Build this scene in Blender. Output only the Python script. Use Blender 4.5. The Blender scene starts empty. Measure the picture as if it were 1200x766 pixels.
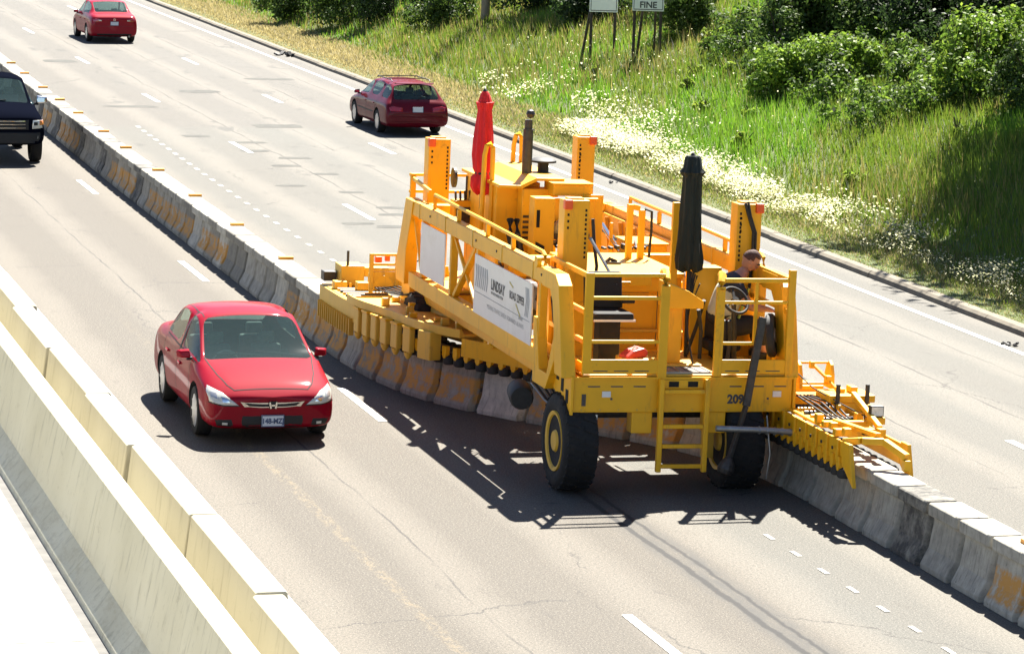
import bpy, bmesh, math, random
import numpy as np
from mathutils import Vector, Matrix, Euler, noise
from mathutils.bvhtree import BVHTree

random.seed(7); rng = np.random.default_rng(11)
scene = bpy.context.scene
COL = scene.collection
R = math.radians

# ------------------------------------------------------------------ camera
cam_d = bpy.data.cameras.new('camera'); cam = bpy.data.objects.new('camera', cam_d); COL.objects.link(cam)
cam_d.sensor_width = 36.0; cam_d.lens = 120.0
cam_d.clip_start = 0.5; cam_d.clip_end = 3000
CAM_H = 9.086
_d = Vector((-1095, 637, -4000)).normalized()          # world +Y seen in camera axes
_u = Vector((0.03, 1.0, 0.0)); _u.z = (_d.x*_u.x + _d.y*_u.y)/-_d.z; _u.normalize()
_x = _d.cross(_u)
_m = Matrix((_x, _d, _u))                              # rows: world axes in camera axes -> camera to world
cam.matrix_world = Matrix.Translation((0, 0, CAM_H)) @ _m.to_4x4()
scene.camera = cam

# ------------------------------------------------------------------ light
SUN = Vector((0.36, 0.643, 1.0)).normalized()
elev = math.asin(SUN.z); azim = math.atan2(SUN.x, SUN.y)
world = bpy.data.worlds.new('World'); scene.world = world; world.use_nodes = True
wn = world.node_tree; bg = wn.nodes['Background']
sky = wn.nodes.new('ShaderNodeTexSky'); sky.sky_type = 'NISHITA'; sky.sun_disc = False
sky.sun_elevation = elev; sky.sun_rotation = azim; sky.dust_density = .4; sky.air_density = .7; sky.altitude = 200
wn.links.new(sky.outputs[0], bg.inputs[0]); bg.inputs[1].default_value = 0.05
sl = bpy.data.lights.new('sun', 'SUN'); sl.energy = 5.0; sl.angle = R(0.5); sl.color = (1.0, 0.95, 0.86)
so = bpy.data.objects.new('sun', sl); COL.objects.link(so)
so.rotation_euler = SUN.to_track_quat('Z', 'Y').to_euler(); so.location = (60, 90, 120)
scene.view_settings.view_transform = 'Standard'; scene.view_settings.look = 'None'
scene.view_settings.exposure = 2.0; scene.view_settings.gamma = 1.0

# ------------------------------------------------------------------ materials
def new_mat(name):
    m = bpy.data.materials.new(name); m.use_nodes = True
    nt = m.node_tree; return m, nt, nt.nodes['Principled BSDF']
def N(nt, t, **kw):
    n = nt.nodes.new(t)
    for k, v in kw.items():
        if k in ('inp',):
            for a, b in v.items(): n.inputs[a].default_value = b
        else: setattr(n, k, v)
    return n
def c4(c): return (c[0], c[1], c[2], 1.0)
def noise_n(nt, scale, detail=5, rough=.6, coord='Object', stretch=None):
    tc = N(nt, 'ShaderNodeTexCoord'); n = N(nt, 'ShaderNodeTexNoise', inp={'Scale': scale, 'Detail': detail, 'Roughness': rough})
    if stretch:
        mp = N(nt, 'ShaderNodeMapping'); mp.inputs['Scale'].default_value = stretch
        nt.links.new(tc.outputs[coord], mp.inputs[0]); nt.links.new(mp.outputs[0], n.inputs['Vector'])
    else: nt.links.new(tc.outputs[coord], n.inputs['Vector'])
    return n
def ramp(nt, src, lo, hi):
    r = N(nt, 'ShaderNodeMapRange'); r.inputs['From Min'].default_value = lo; r.inputs['From Max'].default_value = hi
    nt.links.new(src, r.inputs['Value']); return r.outputs['Result']
def mix(nt, fac, a, b, mode='MIX'):
    m = N(nt, 'ShaderNodeMix', data_type='RGBA', blend_type=mode)
    for sock, v in ((m.inputs[0], fac), (m.inputs[6], a), (m.inputs[7], b)):
        if hasattr(v, 'links'): nt.links.new(v, sock)
        elif isinstance(v, (int, float)): sock.default_value = v
        else: sock.default_value = c4(v)
    return m.outputs[2]
def bump(nt, p, src, strength=.3, dist=.02):
    b = N(nt, 'ShaderNodeBump', inp={'Strength': strength, 'Distance': dist})
    nt.links.new(src, b.inputs['Height']); nt.links.new(b.outputs[0], p.inputs['Normal'])
def simple(name, col, rough=.6, metal=0., var=.25, scale=6., coat=0., bmp=0., dirt=None, dscale=2.2, dlo=.5, dhi=.72, stretch=None):
    m, nt, p = new_mat(name)
    n = noise_n(nt, scale, stretch=stretch)
    a = tuple(c*(1-var) for c in col); b = tuple(min(1, c*(1+var*.6)) for c in col)
    out = mix(nt, ramp(nt, n.outputs[0], .3, .7), a, b)
    if dirt:
        n2 = noise_n(nt, dscale, 8, .7)
        out = mix(nt, ramp(nt, n2.outputs[0], dlo, dhi), out, dirt)
    nt.links.new(out, p.inputs['Base Color'])
    p.inputs['Roughness'].default_value = rough; p.inputs['Metallic'].default_value = metal
    p.inputs['Coat Weight'].default_value = coat; p.inputs['Coat Roughness'].default_value = .06
    if bmp: bump(nt, p, n.outputs[0], bmp)
    return m

M = {}
def worn_paint(name, col, dirt, amt):
    m, nt, p = new_mat(name)
    n = noise_n(nt, 2.2, 5); base = mix(nt, ramp(nt, n.outputs[0], .3, .7), tuple(c*.88 for c in col), col)
    st = noise_n(nt, 5., 6, .7, stretch=(1.6, 1.6, .22)); base = mix(nt, ramp(nt, st.outputs[0], .56, .78), base, mix(nt, amt, base, dirt))
    gr = noise_n(nt, 3.1, 9, .78); base = mix(nt, ramp(nt, gr.outputs[0], .60, .70), base, mix(nt, amt*1.1, base, dirt))
    ch = noise_n(nt, 26., 5, .75); base = mix(nt, ramp(nt, ch.outputs[0], .69, .72), base, (.12, .075, .04))
    nt.links.new(base, p.inputs['Base Color']); p.inputs['Roughness'].default_value = .48; p.inputs['Specular IOR Level'].default_value = .4
    bump(nt, p, n.outputs[0], .08)
    return m
M['yellow'] = worn_paint('machine_yellow', (.86, .44, .009), (.30, .16, .03), .68)
M['yellow_dusty'] = worn_paint('dusty_yellow', (.72, .43, .05), (.30, .20, .08), .7)
M['orange_cap'] = simple('orange_red_cap', (.75, .10, .015), .5, 0, .12)
M['black'] = simple('black_rubber', (.018, .018, .018), .7, 0, .3, 20, bmp=.15)
M['tyre'] = simple('tyre_rubber', (.013, .0125, .012), .9, 0, .3, 14, bmp=.3, dirt=(.045, .038, .03), dlo=.58, dhi=.8)
M['dark_metal'] = simple('dark_metal', (.05, .048, .045), .5, .4, .4, 12, dirt=(.10, .07, .05))
M['grey_metal'] = simple('grey_metal', (.32, .32, .31), .4, .7, .25, 10)
M['chrome'] = simple('chrome', (.75, .75, .75), .12, 1., .05)
M['alloy'] = simple('alloy', (.55, .55, .55), .3, .8, .1)
M['seat_grey'] = simple('grey_car_fabric', (.22, .205, .18), .8, 0, .2, 12)
M['seat_black'] = simple('black_vinyl', (.009, .009, .010), .8, 0, .3, 10, bmp=.1)
M['white_panel'] = simple('white_panel', (.70, .70, .69), .35, 0, .05, 2., dirt=(.52, .50, .44), dscale=1.6, dlo=.55, dhi=.9)
M['ink'] = simple('dark_ink', (.06, .06, .065), .6, 0, .1)
M['ink_grey'] = simple('grey_ink', (.38, .38, .39), .6, 0, .1)
M['ink_gold'] = simple('gold_ink', (.60, .48, .15), .6, 0, .1)
M['red_cloth'] = simple('red_canvas', (.62, .012, .018), .8, 0, .25, 9, bmp=.3, stretch=(4, 4, .5))
M['black_cloth'] = simple('black_green_canvas', (.010, .016, .013), .85, 0, .3, 9, bmp=.3, stretch=(4, 4, .5))
M['red_plastic'] = simple('red_plastic', (.55, .05, .03), .5)
M['lamp_glass'] = simple('lamp_glass', (.70, .72, .72), .15, .3, .2, 30)
M['asphalt_dark'] = simple('tar_joint', (.032, .030, .027), .85, 0, .4, 5)
M['paint_white'] = simple('road_paint_white', (.62, .61, .57), .6, 0, .10, 9, dirt=(.20, .19, .16), dscale=7, dlo=.52, dhi=.78)
M['paint_worn'] = simple('worn_road_paint', (.40, .39, .35), .7, 0, .15, 9, dirt=(.14, .13, .11), dscale=9, dlo=.45, dhi=.7)
M['asphalt_patch'] = simple('dark_asphalt_patch', (.050, .049, .042), .9, 0, .3, 3, dirt=(.072, .070, .060), dscale=2.5, dlo=.42, dhi=.6)
M['paint_yellow'] = simple('road_paint_yellow', (.65, .50, .10), .6, 0, .1, 9, dirt=(.45, .42, .30), dscale=4, dlo=.5, dhi=.8)
M['sign_white'] = simple('sign_white', (.72, .76, .72), .4, 0, .04)
M['wood_dark'] = simple('weathered_dark_wood', (.045, .036, .028), .85, 0, .4, 8, stretch=(3, 3, .4), bmp=.3)
M['post_grey'] = simple('grey_wood_pole', (.20, .17, .13), .85, 0, .3, 6, stretch=(3, 3, .3), bmp=.3)
M['skin'] = simple('skin', (.42, .20, .13), .55, 0, .1, 12)
M['cap'] = simple('brown_hair', (.085, .035, .025), .8, 0, .4, 40, bmp=.4)
M['shirt'] = simple('dark_navy_shirt', (.022, .026, .036), .85, 0, .3, 15, bmp=.2)
M['vest'] = simple('pale_vest', (.60, .58, .42), .8, 0, .15, 12, bmp=.2)
M['vest_band'] = simple('vest_band', (.55, .62, .10), .7, 0, .1, 12)
M['trousers'] = simple('dark_trousers', (.020, .018, .018), .85, 0, .3, 15, bmp=.2)
M['flower'] = simple('cream_flower', (.80, .78, .58), .8, 0, .2, 3)
M['reflector'] = simple('orange_reflector', (.80, .33, .02), .5, 0, .15)
M['concrete_curb'] = simple('curb_concrete', (.18, .155, .115), .9, 0, .3, 3, bmp=.25, dirt=(.08, .065, .045), dscale=1.3, dlo=.52, dhi=.75)

def paint(name, col, coat=.7):
    m, nt, p = new_mat(name)
    n = noise_n(nt, 3., 4)
    a = tuple(c*.92 for c in col)
    nt.links.new(mix(nt, ramp(nt, n.outputs[0], .3, .7), a, col), p.inputs['Base Color'])
    p.inputs['Roughness'].default_value = .6; p.inputs['Coat Weight'].default_value = coat; p.inputs['Coat Roughness'].default_value = .06
    p.inputs['Metallic'].default_value = 0.; p.inputs['Specular IOR Level'].default_value = .03
    return m
M['paint_red'] = paint('bright_red_paint', (.25, .002, .013), .3)
M['paint_maroon'] = paint('maroon_paint', (.125, .004, .012), .4)
M['paint_crimson'] = paint('crimson_paint', (.28, .005, .018), .4)
M['paint_black'] = paint('black_blue_paint', (.004, .005, .010), .0); M['paint_black'].node_tree.nodes['Principled BSDF'].inputs['Specular IOR Level'].default_value = .0
def glassy(name, col):
    m, nt, p = new_mat(name)
    n = noise_n(nt, 2., 3)
    nt.links.new(mix(nt, n.outputs[0], tuple(c*.7 for c in col), col), p.inputs['Base Color'])
    p.inputs['Roughness'].default_value = .04; p.inputs['Specular IOR Level'].default_value = .9
    p.inputs['Coat Weight'].default_value = .6; p.inputs['Coat Roughness'].default_value = .02
    return m
def car_glass():
    m, nt, p = new_mat('car_window_glass')
    tr = N(nt, 'ShaderNodeBsdfTransparent'); n = noise_n(nt, 1.5, 3)
    nt.links.new(mix(nt, n.outputs[0], (.50, .64, .62), (.62, .76, .74)), tr.inputs['Color'])
    p.inputs['Base Color'].default_value = (.060, .100, .100, 1); p.inputs['Roughness'].default_value = .03; p.inputs['Specular IOR Level'].default_value = .7  # teal base colour paints in the sky reflection on the glass
    ms = N(nt, 'ShaderNodeMixShader'); ms.inputs[0].default_value = .32
    nt.links.new(tr.outputs[0], ms.inputs[1]); nt.links.new(p.outputs[0], ms.inputs[2]); nt.links.new(ms.outputs[0], nt.nodes['Material Output'].inputs['Surface'])
    return m
M['glass'] = car_glass()
M['headlamp'] = glassy('headlamp_lens', (.62, .62, .56))
M['amber'] = glassy('amber_lens', (.75, .22, .02))
M['taillamp'] = glassy('taillamp_lens', (.45, .02, .03))
M['trim_black'] = simple('black_trim', (.012, .012, .012), .65, 0, .2)
M['plate'] = simple('number_plate', (.58, .62, .66), .4, 0, .05)
M['plate_blue'] = simple('number_plate_ink', (.05, .08, .16), .5, 0, .05)
M['well'] = simple('wheel_well', (.010, .010, .010), .9)

def road_mat():
    m, nt, p = new_mat('worn_road_surface')
    tc = N(nt, 'ShaderNodeTexCoord'); sx = N(nt, 'ShaderNodeSeparateXYZ'); nt.links.new(tc.outputs['Object'], sx.inputs[0])
    X, Y = sx.outputs[0], sx.outputs[1]
    def noi(scale, detail=6, rough=.6, st=None):
        return noise_n(nt, scale, detail, rough, 'Object', st).outputs[0]
    def math2(op, a, b=None, clamp=False):
        n = N(nt, 'ShaderNodeMath', operation=op, use_clamp=clamp)
        for i, v in enumerate((a, b)):
            if v is None: continue
            if hasattr(v, 'links'): nt.links.new(v, n.inputs[i])
            else: n.inputs[i].default_value = v
        return n.outputs[0]
    def band(src, c, w, soft):          # 1 inside |src-c|<w
        d = math2('ABSOLUTE', math2('SUBTRACT', src, c))
        return ramp2(d, w+soft, w)
    def ramp2(src, a, b):
        r = N(nt, 'ShaderNodeMapRange'); r.inputs['From Min'].default_value = a; r.inputs['From Max'].default_value = b
        nt.links.new(src, r.inputs['Value']); return r.outputs['Result']
    wob = math2('MULTIPLY', math2('SUBTRACT', noi(.35, 3), .5), .5)
    Xw = math2('ADD', X, wob)
    # left carriageway tan, right carriageway pale grey, pinkish beyond the joint at Y=95
    side = ramp2(Xw, 13.4, 14.2)
    tan = (.069, .058, .043); grey = (.078, .077, .066); pink = (.078, .073, .063)
    far = ramp2(math2('ADD', Y, math2('MULTIPLY', wob, 1.2)), 94.8, 95.4)
    rightc = mix(nt, far, grey, pink)
    leftfar = ramp2(Y, 55., 110.)
    leftc = mix(nt, leftfar, tan, (.073, .062, .048))
    col = mix(nt, side, leftc, rightc)
    big = noi(.22, 5, .6, (1., .18, 1.))
    col = mix(nt, ramp2(big, .35, .68), col, mix(nt, .5, col, (.07, .06, .046)), 'MIX')
    # wheel tracks: faint darker and lighter bands along the lanes
    tr = N(nt, 'ShaderNodeMath', operation='SINE'); nt.links.new(math2('MULTIPLY', Xw, 2*math.pi/1.9), tr.inputs[0])
    col = mix(nt, ramp2(tr.outputs[0], -.2, 1.6), col, mix(nt, .50, col, (.19, .168, .135)))
    # dark seams
    seam = None
    for c, w in ((7.36, .022), (17.62, .016), (21.55, .018), (9.95, .008), (19.4, .010), (23.2, .010)):
        b = band(math2('ADD', X, math2('MULTIPLY', wob, .55)), c, w, .018)
        seam = b if seam is None else math2('MAXIMUM', seam, b)
    brk = ramp2(noi(.8, 4, .6, (1., .25, 1.)), .40, .55)
    col = mix(nt, math2('MULTIPLY', seam, brk), col, (.030, .026, .022))
    # thin random cracks
    vt = N(nt, 'ShaderNodeTexVoronoi', feature='DISTANCE_TO_EDGE'); vt.inputs['Scale'].default_value = .16
    wv = N(nt, 'ShaderNodeVectorMath', operation='MULTIPLY_ADD'); wv.inputs[1].default_value = (1.2, 1.2, 0)
    nn = noise_n(nt, .7, 6, .7); nt.links.new(nn.outputs['Color'], wv.inputs[0]); nt.links.new(tc.outputs['Object'], wv.inputs[2]); nt.links.new(wv.outputs[0], vt.inputs['Vector'])
    crk = math2('MULTIPLY', ramp2(vt.outputs['Distance'], .0035, .0015), ramp2(noi(.35, 3), .48, .56))
    col = mix(nt, math2('MULTIPLY', crk, .8), col, (.022, .019, .016))
    # oil drips along the lane centres
    drip = math2('MULTIPLY', ramp2(noi(1.6, 5, .7, (2.2, .5, 1.)), .60, .74), .5); col = mix(nt, drip, col, (.040, .034, .027))
    # ghost of an old yellow line
    gh = math2('MULTIPLY', band(math2('ADD', X, math2('MULTIPLY', wob, .12)), 9.2, .045, .07), ramp2(noi(9, 6, .8, (1., .4, 1.)), .46, .60))
    gh = math2('MULTIPLY', gh, ramp2(Y, 62., 47.))
    col = mix(nt, math2('MULTIPLY', gh, .5), col, (.20, .15, .08))
    # tar patches and skid dashes on the right carriageway
    pat = math2('MULTIPLY', ramp2(noi(.9, 4, .6, (1.3, .45, 1.)), .60, .68), ramp2(Y, 66., 80.))
    pat = math2('MULTIPLY', pat, side)
    col = mix(nt, math2('MULTIPLY', pat, .9), col, (.048, .046, .040))
    # fine aggregate
    fine = noi(26., 4, .8); col = mix(nt, ramp2(fine, .40, .52), mix(nt, .55, col, (.020, .018, .015)), col)
    fine2 = noi(44., 3, .85); col = mix(nt, ramp2(fine2, .54, .66), col, mix(nt, .55, col, (.34, .31, .26)))
    # worn tyre scar just left of the machine's old barrier line
    scar = math2('MULTIPLY', band(math2('ADD', X, math2('MULTIPLY', wob, .3)), 13.1, .14, .22), ramp2(Y, 43.5, 40.))
    col = mix(nt, math2('MULTIPLY', scar, ramp2(noi(5, 6, .7, (1., .3, 1.)), .3, .6)), col, (.045, .042, .037))
    # the strong double seam running out from under the machine
    for c, w in ((12.97, .030), (13.20, .014)):
        sm = math2('MULTIPLY', band(math2('ADD', X, math2('ADD', math2('MULTIPLY', wob, .30), math2('MULTIPLY', math2('SUBTRACT', noi(3., 5, .7), .5), .10))), c, w, .03), ramp2(Y, 44.5, 42.))
        col = mix(nt, math2('MULTIPLY', sm, ramp2(noi(3.5, 5, .7, (1., .4, 1.)), .18, .36)), col, (.009, .008, .007))
    nt.links.new(col, p.inputs['Base Color']); p.inputs['Roughness'].default_value = .85
    bump(nt, p, fine, .35, .01)
    return m
M['road'] = road_mat()

def barrier_mat():
    m, nt, p = new_mat('barrier_concrete')
    oi = N(nt, 'ShaderNodeObjectInfo'); sep = N(nt, 'ShaderNodeSeparateColor'); nt.links.new(oi.outputs['Color'], sep.inputs[0])
    tc = N(nt, 'ShaderNodeTexCoord'); sx = N(nt, 'ShaderNodeSeparateXYZ'); nt.links.new(tc.outputs['Object'], sx.inputs[0])
    # shift the noise per segment so no two look alike
    add = N(nt, 'ShaderNodeVectorMath', operation='MULTIPLY_ADD'); cb = N(nt, 'ShaderNodeCombineXYZ')
    nt.links.new(oi.outputs['Random'], cb.inputs[0]); nt.links.new(oi.outputs['Random'], cb.inputs[1]); nt.links.new(oi.outputs['Random'], cb.inputs[2])
    add.inputs[1].default_value = (37, 53, 71)
    nt.links.new(cb.outputs[0], add.inputs[0]); nt.links.new(tc.outputs['Object'], add.inputs[2])
    def noi(s, d=6, r=.65, st=None):
        n = N(nt, 'ShaderNodeTexNoise', inp={'Scale': s, 'Detail': d, 'Roughness': r})
        if st:
            mp = N(nt, 'ShaderNodeMapping'); mp.inputs['Scale'].default_value = st
            nt.links.new(add.outputs[0], mp.inputs[0]); nt.links.new(mp.outputs[0], n.inputs['Vector'])
        else: nt.links.new(add.outputs[0], n.inputs['Vector'])
        return n.outputs[0]
    base = mix(nt, sep.outputs[1], (.225, .208, .168), (.62, .585, .49))
    base = mix(nt, ramp(nt, noi(5), .35, .7), mix(nt, .45, base, (.09, .085, .078)), base)
    streak = ramp(nt, noi(6, 5, .7, (1., 3., .35)), .52, .70)
    base = mix(nt, streak, base, mix(nt, .55, base, (.06, .055, .05)))
    # grime on the outer faces of the head, scraped pits
    pit = ramp(nt, noi(14, 6, .75), .62, .72); base = mix(nt, pit, base, (.07, .065, .06))
    dk = N(nt, 'ShaderNodeMath', operation='MULTIPLY'); nt.links.new(sep.outputs[2], dk.inputs[0]); nt.links.new(ramp(nt, noi(3.5, 7, .75), .30, .58), dk.inputs[1])
    base = mix(nt, dk.outputs[0], base, (.035, .034, .033))
    # orange paint patch on the lower face
    z = sx.outputs[2]
    zb = N(nt, 'ShaderNodeMath', operation='MULTIPLY')
    nt.links.new(ramp(nt, z, .52, .46), zb.inputs[0]); nt.links.new(ramp(nt, z, .10, .14), zb.inputs[1])
    wear = ramp(nt, noi(5, 6, .7), .60, .46)
    a = N(nt, 'ShaderNodeMath', operation='MULTIPLY'); nt.links.new(zb.outputs[0], a.inputs[0]); nt.links.new(wear, a.inputs[1])
    b = N(nt, 'ShaderNodeMath', operation='MULTIPLY'); nt.links.new(a.outputs[0], b.inputs[0]); nt.links.new(sep.outputs[0], b.inputs[1])
    base = mix(nt, b.outputs[0], base, (.50, .255, .06))
    nt.links.new(base, p.inputs['Base Color']); p.inputs['Roughness'].default_value = .88
    bump(nt, p, noi(18), .4, .01)
    return m
M['barrier'] = barrier_mat()

def wall_mat(name, tone):
    m, nt, p = new_mat(name)
    n1 = noise_n(nt, .9, 6, .6, stretch=(1, .5, .5)); n2 = noise_n(nt, 9, 6, .7); n3 = noise_n(nt, 2.4, 8, .75, stretch=(1, .5, 1.4))
    c = mix(nt, ramp(nt, n1.outputs[0], .3, .7), (.50, .46, .335), (.61, .57, .44))
    c = mix(nt, ramp(nt, n3.outputs[0], .60, .74), c, (.36, .32, .22))
    c = mix(nt, ramp(nt, n2.outputs[0], .60, .75), c, mix(nt, .5, c, (.28, .25, .18)))
    n4 = noise_n(nt, 4.5, 6, .7, stretch=(1, 1.2, .18)); c = mix(nt, ramp(nt, n4.outputs[0], .54, .72), c, mix(nt, .65, c, (.22, .195, .14)))
    tc = N(nt, 'ShaderNodeTexCoord'); sx = N(nt, 'ShaderNodeSeparateXYZ'); nt.links.new(tc.outputs['Object'], sx.inputs[0])
    n5 = noise_n(nt, 3.5, 8, .8, stretch=(1, .5, 2.)); ad = N(nt, 'ShaderNodeMath', operation='MULTIPLY_ADD'); ad.inputs[1].default_value = -.35; nt.links.new(n5.outputs[0], ad.inputs[0]); nt.links.new(sx.outputs[2], ad.inputs[2])
    lo = N(nt, 'ShaderNodeMath', operation='MULTIPLY'); nt.links.new(ramp(nt, ad.outputs[0], .30, .12), lo.inputs[0]); nt.links.new(ramp(nt, n5.outputs[0], .50, .66), lo.inputs[1])
    c = mix(nt, lo.outputs[0], c, (.46, .41, .29))
    c = mix(nt, tone, c, mix(nt, .62, c, (.26, .25, .20)))
    nt.links.new(c, p.inputs['Base Color']); p.inputs['Roughness'].default_value = .85
    bump(nt, p, n2.outputs[0], .25, .01)
    return m
M['wall'] = wall_mat('cream_wall_concrete', 0.); M['wall_grey'] = wall_mat('grey_cream_block_concrete', .75)
M['white_slab'] = simple('pale_concrete', (.46, .45, .415), .85, 0, .10, 3., dirt=(.30, .285, .24), dscale=2.2, dlo=.55, dhi=.8)
M['gutter'] = simple('grey_gutter', (.13, .125, .115), .9, 0, .3, 3., bmp=.2)

def ground_mat():
    m, nt, p = new_mat('earth_and_thatch')
    n1 = noise_n(nt, .5, 6); n2 = noise_n(nt, 6, 6, .7)
    c = mix(nt, ramp(nt, n1.outputs[0], .35, .65), (.070, .105, .022), (.12, .14, .04))
    c = mix(nt, ramp(nt, n2.outputs[0], .4, .65), mix(nt, .5, c, (.05, .055, .02)), c)
    nt.links.new(c, p.inputs['Base Color']); p.inputs['Roughness'].default_value = .95
    bump(nt, p, n2.outputs[0], .6, .05)
    return m
M['earth'] = ground_mat()

def attr_mat(name, rough=.6, trans=.35, soft=0.):
    m, nt, p = new_mat(name)
    at = N(nt, 'ShaderNodeAttribute', attribute_name='tint'); n = noise_n(nt, 8, 2)
    c = mix(nt, n.outputs[0], at.outputs['Color'], at.outputs['Color'])
    nt.links.new(c, p.inputs['Base Color']); p.inputs['Roughness'].default_value = rough
    p.inputs['Specular IOR Level'].default_value = .25
    tr = N(nt, 'ShaderNodeBsdfTranslucent'); nt.links.new(c, tr.inputs['Color'])
    if soft:
        g = N(nt, 'ShaderNodeNewGeometry'); mv = N(nt, 'ShaderNodeMix', data_type='VECTOR'); mv.inputs[0].default_value = soft
        nt.links.new(g.outputs['Normal'], mv.inputs[4]); mv.inputs[5].default_value = (-.28, 0, .96)
        nv = N(nt, 'ShaderNodeVectorMath', operation='NORMALIZE'); nt.links.new(mv.outputs[1], nv.inputs[0]); nt.links.new(nv.outputs[0], p.inputs['Normal'])
    ms = N(nt, 'ShaderNodeMixShader'); ms.inputs[0].default_value = trans
    nt.links.new(p.outputs[0], ms.inputs[1]); nt.links.new(tr.outputs[0], ms.inputs[2])
    nt.links.new(ms.outputs[0], nt.nodes['Material Output'].inputs['Surface'])
    return m
M['grass'] = attr_mat('grass_blades', .7, .40, .65)
M['leaf'] = attr_mat('leaves', .55, .48)
M['bark'] = simple('bark', (.075, .055, .038), .9, 0, .4, 5, stretch=(3, 3, .5), bmp=.5)

# ------------------------------------------------------------------ mesh helpers
class MB:
    def __init__(s, o=(0, 0, 0)): s.v = []; s.f = []; s.o = Vector(o)
    def add(s, vs, fs):
        n = len(s.v); s.v += [tuple(Vector(v)-s.o) for v in vs]; s.f += [tuple(i+n for i in f) for f in fs]; return s
    def box(s, x0, x1, y0, y1, z0, z1):
        return s.add([(x0,y0,z0),(x1,y0,z0),(x1,y1,z0),(x0,y1,z0),(x0,y0,z1),(x1,y0,z1),(x1,y1,z1),(x0,y1,z1)],
            [(0,3,2,1),(4,5,6,7),(0,1,5,4),(1,2,6,5),(2,3,7,6),(3,0,4,7)])
    def bar(s, p, q, w, h=None, up=(0, 0, 1)):
        h = h or w; p = Vector(p); q = Vector(q); d = (q-p).normalized(); u = Vector(up)
        if abs(d.dot(u)) > .98: u = Vector((0, 1, 0))
        a = d.cross(u).normalized(); b = a.cross(d).normalized()
        vs = [c+a*(i*w/2)+b*(j*h/2) for c in (p, q) for i, j in ((-1,-1),(1,-1),(1,1),(-1,1))]
        return s.add(vs, [(0,1,2,3),(7,6,5,4),(0,4,5,1),(1,5,6,2),(2,6,7,3),(3,7,4,0)])
    def tube(s, pts, r, n=8):
        pts = [Vector(p) for p in pts]; rs = r if isinstance(r, (list, tuple)) else [r]*len(pts)
        vs = []; fs = []
        for i, p in enumerate(pts):
            d = (pts[min(i+1, len(pts)-1)]-pts[max(i-1, 0)]).normalized()
            u = Vector((0, 0, 1)) if abs(d.z) < .9 else Vector((0, 1, 0))
            a = d.cross(u).normalized(); b = a.cross(d)
            for k in range(n):
                t = 2*math.pi*k/n; vs.append(p+(a*math.cos(t)+b*math.sin(t))*rs[i])
        for i in range(len(pts)-1):
            for k in range(n):
                k2 = (k+1) % n; fs.append((i*n+k, i*n+k2, (i+1)*n+k2, (i+1)*n+k))
        fs.append(tuple(range(n-1, -1, -1))); fs.append(tuple(range((len(pts)-1)*n, len(pts)*n)))
        return s.add(vs, fs)
    def lathe(s, c, axis, prof, n=24, closed=False):   # prof: (r, t along axis)
        axis = Vector(axis).normalized(); u = Vector((0, 0, 1)) if abs(axis.z) < .9 else Vector((1, 0, 0))
        a = axis.cross(u).normalized(); b = axis.cross(a); c = Vector(c); vs = []; fs = []; m = len(prof)
        for r, t in prof:
            for k in range(n):
                th = 2*math.pi*k/n; vs.append(c+axis*t+(a*math.cos(th)+b*math.sin(th))*r)
        for i in range(m if closed else m-1):
            j = (i+1) % m
            for k in range(n): k2 = (k+1) % n; fs.append((i*n+k, j*n+k, j*n+k2, i*n+k2))
        if not closed:
            fs.append(tuple(range(n))); fs.append(tuple(range(m*n-1, (m-1)*n-1, -1)))
        return s.add(vs, fs)
    def prism(s, poly, axis, t0, t1):    # poly 2D in the two other axes (in x,y,z order), extruded along axis 0/1/2
        def P(a, b, t):
            return {0: (t, a, b), 1: (a, t, b), 2: (a, b, t)}[axis]
        n = len(poly); vs = [P(a, b, t0) for a, b in poly]+[P(a, b, t1) for a, b in poly]
        fs = [tuple(range(n)), tuple(range(2*n-1, n-1, -1))]+[(i, i+n, (i+1) % n+n, (i+1) % n) for i in range(n)]
        return s.add(vs, fs)
    def mesh(s, name):
        me = bpy.data.meshes.new(name); me.from_pydata(s.v, [], s.f); me.update()
        bm = bmesh.new(); bm.from_mesh(me); bmesh.ops.recalc_face_normals(bm, faces=bm.faces); bm.to_mesh(me); bm.free()
        return me
    def build(s, name, mat, parent=None, bevel=0., smooth=False, label=None, kind=None):
        me = s.mesh(name); me.materials.append(M[mat] if isinstance(mat, str) else mat)
        return link(name, me, parent, bevel, smooth, label, kind)
def link(name, me, parent=None, bevel=0., smooth=False, label=None, kind=None):
    o = bpy.data.objects.new(name, me); COL.objects.link(o)
    if parent: o.parent = parent
    if smooth:
        me.polygons.foreach_set('use_smooth', [True]*len(me.polygons))
        try: me.set_sharp_from_angle(angle=R(40))
        except Exception: pass
    if bevel:
        b = o.modifiers.new('bevel', 'BEVEL'); b.width = bevel; b.segments = 2; b.limit_method = 'ANGLE'; b.angle_limit = R(40)
    if label: o['label'] = label
    if kind: o['kind'] = kind
    return o
def thing(name, label, cat, loc=(0, 0, 0), rot=(0, 0, 0), group=None):
    o = bpy.data.objects.new(name, None); COL.objects.link(o); o.empty_display_size = .3
    o.location = loc; o.rotation_euler = rot; o['label'] = label; o['category'] = cat
    if group: o['group'] = group
    return o
def tag(o, label, cat, group=None):
    o['label'] = label; o['category'] = cat
    if group: o['group'] = group
    return o
def struct(name, mb, mat): return mb.build(name, mat, kind='structure')
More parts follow.
